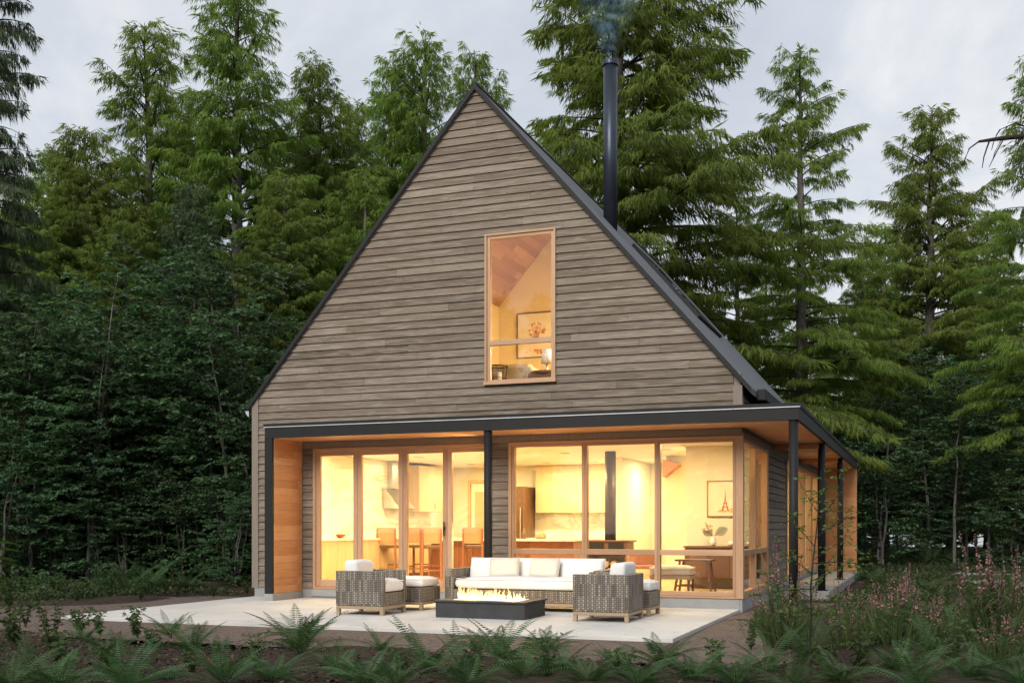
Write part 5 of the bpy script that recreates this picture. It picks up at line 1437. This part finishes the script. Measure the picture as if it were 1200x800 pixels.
# ---- sapling in front of the side porch
def sapling():
    global RS
    RS=np.random.RandomState(303); r=random.Random(303); base=gnd(951,802); dep=depth_of(base)
    t=empty('young_sapling',base,0,'thin young sapling with bright leaves in front of the side porch','sapling')
    def L(px,py,dd=0): p=at(px,dep+dd,EYE+(HZ-py)*(dep+dd)/F); return np.array((p-base)[:])
    main=[L(951,802),L(949,760),L(951,715),L(950,690,.03),L(953,655,.02),L(957,620),L(960,585,-.03),L(962,552)]
    st=[(np.array(main),np.array([.011,.010,.009,.008,.007,.005,.004,.002]))]
    lb=LeafBuf()
    BRs=[((951,700),(925,688),(893,672)),((950,690),(915,690),(890,697)),((952,680),(985,664),(1012,650)),((952,672),(930,655),(908,640)),((954,655),(975,640),(1003,622)),((955,640),(935,618),(922,600)),((956,630),(985,606),(1008,598)),
         ((958,612),(978,588),(990,566)),((959,600),(944,580),(936,562)),((951,706),(980,700),(1002,690)),((950,712),(928,714),(903,722)),((952,690),(962,676),(972,655)),((960,585),(972,565),(985,548)),((953,660),(1000,654),(1025,668)),((951,720),(965,716),(985,722))]
    for (a,b,c) in BRs:
        dd=r.uniform(-.35,.35); pts=np.array([L(*a),L(b[0],b[1],dd*.5),L(c[0],c[1],dd)]); 
        u=np.linspace(0,1,9); P=((1-u)**2)[:,None]*pts[0]+(2*u*(1-u))[:,None]*pts[1]+(u**2)[:,None]*pts[2]
        st.append((P,np.linspace(.004,.0015,9)))
        for j in range(12):
            s=r.uniform(.2,1); b0=np.array([np.interp(s,u,P[:,k]) for k in range(3)]); d=unit(RS.normal(0,1,3)*np.array([1,1,.6])); l=r.uniform(.05,.15)
            st.append((np.array([b0,b0+d*l]),np.array([.0015,.001]))); n=5; B=b0+d[None,:]*(l*RS.uniform(.3,1,n))[:,None]; a_=RS.uniform(0,6.28,n)
            dn=unit(np.stack([np.cos(a_),np.sin(a_),RS.uniform(-.6,.4,n)],1)); ll=RS.uniform(.025,.045,n); lb.kites(B,dn,ll*.55,ll,RS.random_sample(n),mid=.45)
    V,Q=tubes_np(st,5); raw_mesh('stem',V,None,M['twig'],t,quads=Q,smooth=True); lb.mesh('leaves',M['sapling'],t)
sapling()
# ---- low leafy herbs in front and at left
def herb(seed,H=.38,n=7,leaf=.06):
    global RS
    RS=np.random.RandomState(seed); r=random.Random(seed); root=empty('leafy_herb',(0,0,0)); lb=LeafBuf(); st=[]
    for i in range(n):
        a=r.uniform(0,6.28); ln=r.uniform(.1,.5); h=H*r.uniform(.6,1.1); k=6; u=np.linspace(0,1,k); P=np.stack([ln*h*u*math.cos(a),ln*h*u*math.sin(a),h*u],1); st.append((P,np.linspace(.004,.0015,k)))
        m=26; t=RS.uniform(.15,1,m); B=np.stack([np.interp(t,u,P[:,c]) for c in range(3)],1); aa=RS.uniform(0,6.28,m); dn=unit(np.stack([np.cos(aa),np.sin(aa),RS.uniform(-.2,.7,m)],1)); ll=leaf*RS.uniform(.6,1.3,m)
        lb.kites(B,dn,ll*.5,ll,RS.random_sample(m),mid=.5,sag=.2)
    V,Q=tubes_np(st,3); raw_mesh('stems',V,None,M['herb'],root,quads=Q); lb.mesh('leaves',M['herb'],root); return root
HB=[herb(401),herb(402,.5,9,.05),herb(403,.28,11,.05)]
hused=set(); hs_=[(95,742,1.0),(162,748,.95),(118,745,.8),(60,760,1.1),(180,762,.8),(30,735,1.0),(10,715,1.3),(45,715,1.0),(225,790,.7),(300,785,.7),(470,790,.7),(560,795,.8),(640,800,.8),(840,790,.8),(880,762,.7),(20,760,1.2),(75,790,1.0),(130,790,.9),(15,700,1.2),(90,706,.7),(250,700,.6),(290,696,.6),(8,675,1.4),(730,800,.9),(1010,790,1.0),(1115,790,1.0),(1150,770,1.0),(970,790,.9)]
hs_+=[(32,700,1.3),(66,698,1.2),(190,690,1.3),(128,700,1.1),(240,686,1.3),(270,682,1.2),(208,700,1.0),(165,704,.9)]
hs_.sort()
for i,(px,py,sc) in enumerate(hs_):
    k=i%3; place(HB[k],k not in hused,gnd(px,py),i*2.1,sc,'low leafy green herb in the planting, %s from the left'%ORD[i+1],'herb','leafy herbs in the beds'); hused.add(k)
# broad leaved plant poking in at the left edge
t=empty('broadleaf_shrub',at(-14,9.5,-.05),0,'shrub with long broad leaves reaching in at the left edge','shrub')
mb=MB(); mb.tube([(0,0,0),(.02,0,.5),(0,.02,1.15)],[.012,.01,.006],6); mb.build('stem',M['twig'],t,smooth=True)
lb=LeafBuf(); RS=np.random.RandomState(12)
for (z,a,l) in ((1.06,.1,.30),(.98,-.25,.34),(1.12,.6,.26),(.93,.3,.28),(1.02,2.6,.3),(.88,-.8,.3),(.80,.1,.25),(.7,3.0,.3),(.72,1.2,.26),(1.16,2.0,.25)):
    rt=np.array([AX[0],AY[0],0]); fw=np.array([AX[1],AY[1],0]); d=unit(rt*math.cos(a)+fw*math.sin(a)+np.array([0,0,.05]))
    B=np.array([[0,0,z]]); sd=np.cross(d,np.array([0,0,1.0]))[None,:]+np.array([[0,0,.35]])
    lb.kites(B,d[None,:],np.array([l*.30]),np.array([l]),np.array([.6]),side=sd,mid=.5,sag=.12)
lb.mesh('leaves',M['herb'],t)

# ---- rocks behind the house corner
def rock(px,py,w_,h_,mat,label,seed):
    global RS
    RS=np.random.RandomState(seed); mb=MB(); n,mm=14,8; p=gnd(px,py)
    for i in range(mm+1):
        th=math.pi*i/mm
        for j in range(n):
            a=2*math.pi*j/n; k=1+.16*math.sin(3*a+seed)+.12*math.cos(2*th*1.5+a*2)+RS.normal(0,.035); mb.v.append((w_*math.sin(th)*math.cos(a)*k,w_*.7*math.sin(th)*math.sin(a)*k,h_*.5+h_*.62*math.cos(th)*k))
    for i in range(mm):
        for j in range(n): mb.f.append((i*n+j,(i+1)*n+j,(i+1)*n+(j+1)%n,i*n+(j+1)%n)); mb.r.append(.5)
    o=mb.build('boulder',mat,None,smooth=False); o.location=p; m=o.modifiers.new('b','BEVEL'); m.width=.03; tag(o,label,'rock','rocks by the left house corner')
rock(287,664,.45,.45,M['mossrock'],'dark mossy boulder touching the left house corner',2)
rock(284,672,.42,.22,M['rock'],'flat grey rock in front of the mossy boulder',3)
rock(253,666,.42,.24,M['rock'],'pale angular rock left of the mossy boulder',4)

# ---- stuff: bark chips, ground cover
def scatter_region(n,dmin,dmax,seed,x0=-60,x1=1260,pw=1.0):
    rs=np.random.RandomState(seed); u=rs.random_sample(n)**pw; dep=dmin*(dmax/dmin)**u; px=rs.uniform(x0,x1,n); lat=(px-600)/F*dep
    X=CAM[0]+lat*AX[0]+dep*AX[1]; Y=CAM[1]+lat*AY[0]+dep*AY[1]; return X,Y,rs
def off_paved(X,Y,m=.1):
    gr=(X>-10.4-m)&(X<1.2+m)&(Y>-6.1-m)&(Y<13.2); gr2=(X<-8.5)&(Y>.3); return ~gr|gr2
X,Y,rs=scatter_region(60000,7.4,24,1); k=off_paved(X,Y); X,Y=X[k],Y[k]; n=len(X); RS=rs
a=rs.uniform(0,6.28,n); dn=unit(np.stack([np.cos(a),np.sin(a),rs.uniform(-.1,.5,n)],1)); ll=rs.uniform(.02,.065,n)
lb=LeafBuf(); lb.kites(np.stack([X,Y,np.full(n,-.038)+rs.uniform(-.015,.02,n)],1),dn,ll*rs.uniform(.25,.6,n),ll,rs.random_sample(n)**1.6,side=np.stack([-np.sin(a),np.cos(a),rs.normal(0,.5,n)],1),mid=.5)
tag(lb.mesh('bark_mulch',M['litter']),'dark bark chips and leaf litter covering the beds','mulch',kind='stuff')
def covered(n,dmin,dmax,seed,x0,x1,thr,name,mat,hgt,label):
    X,Y,rs=scatter_region(n,dmin,dmax,seed,x0,x1); k=off_paved(X,Y,.25)
    f=np.sin(X*.9+1)+np.sin(Y*1.1+X*.4)+np.sin(X*2.3-Y*1.7)*.6; k&=f>thr; X,Y=X[k],Y[k]; n=len(X); global RS; RS=rs
    a=rs.uniform(0,6.28,n); dn=unit(np.stack([np.cos(a),np.sin(a),rs.uniform(.3,2.2,n)],1)); ll=rs.uniform(.5,1.2,n)*hgt
    lb=LeafBuf(); lb.kites(np.stack([X,Y,-.05+rs.random_sample(n)*hgt*.8],1),dn,ll*.32,ll,rs.random_sample(n),mid=.5,sag=.2)
    tag(lb.mesh(name,mat),label,'ground cover',kind='stuff')
covered(60000,15,40,3,-50,330,-.6,'ground_cover',M['cover'],.12,'low green ground cover at the left forest edge')
covered(60000,13,50,4,880,1260,-.8,'ground_cover',M['cover'],.13,'low green ground cover in the right bed')
covered(9000,7.6,14,6,-50,1260,.9,'ground_cover',M['cover'],.06,'sparse green seedlings among the bark chips in front')

# ---- chimney smoke
def smoke():
    mb=MB(); mb.lathe([(.10,0),(.42,.45),(.72,1.0),(.85,1.6)],(0,0,0),20)
    m=bpy.data.materials.new('chimney_smoke'); m.use_nodes=True; nt=m.node_tree; nt.nodes.clear(); N=NT(nt)
    out=N.n('ShaderNodeOutputMaterial'); pv=N.n('ShaderNodeVolumePrincipled'); N.l(pv.outputs[0],out.inputs['Volume'])
    pv.inputs['Color'].default_value=(.38,.64,.92,1); pv.inputs['Anisotropy'].default_value=.2
    tc=N.n('ShaderNodeTexCoord'); n=N.noise(tc.outputs['Object'],2.6,7,.62,2.2)
    sp=N.n('ShaderNodeSeparateXYZ'); N.l(tc.outputs['Object'],sp.inputs[0])
    rad=N.math('SQRT',N.math('ADD',N.math('POWER',sp.outputs[0],2.0),N.math('POWER',sp.outputs[1],2.0)))
    env=N.math('SUBTRACT',1.0,N.math('DIVIDE',rad,N.math('MULTIPLY_ADD',sp.outputs[2],.50,.13)))
    d=N.ramp(n,[(.50,0.0),(.70,1.0)])
    dens=N.math('MULTIPLY',N.math('MAXIMUM',N.math('MULTIPLY',d,env),0.0),N.math('MULTIPLY_ADD',sp.outputs[2],-2.2,5.5))
    N.l(dens,pv.inputs['Density'])
    o=mb.build('chimney_smoke',m); o.location=(CX,CYY,9.96); tag(o,'thin bluish smoke drifting up from the chimney top','smoke',kind='stuff')
smoke()


# ---- a few fallen leaves on the paving
rs=np.random.RandomState(61); n=420; X=rs.uniform(-8.4,-.05,n); Y=-4.52+4.4*rs.random_sample(n)**1.8; a=rs.uniform(0,6.28,n); RS=rs
lb=LeafBuf(); ll=rs.uniform(.012,.04,n); lb.kites(np.stack([X,Y,np.full(n,.004)],1),unit(np.stack([np.cos(a),np.sin(a),rs.uniform(0,.15,n)],1)),ll*rs.uniform(.12,.5,n),ll,rs.random_sample(n),side=np.stack([-np.sin(a),np.cos(a),rs.normal(0,.1,n)],1),mid=.5)
tag(lb.mesh('fallen_leaves',M['litter']),'scattered tiny brown needles and leaf bits on the pale patio','leaf litter',kind='stuff')
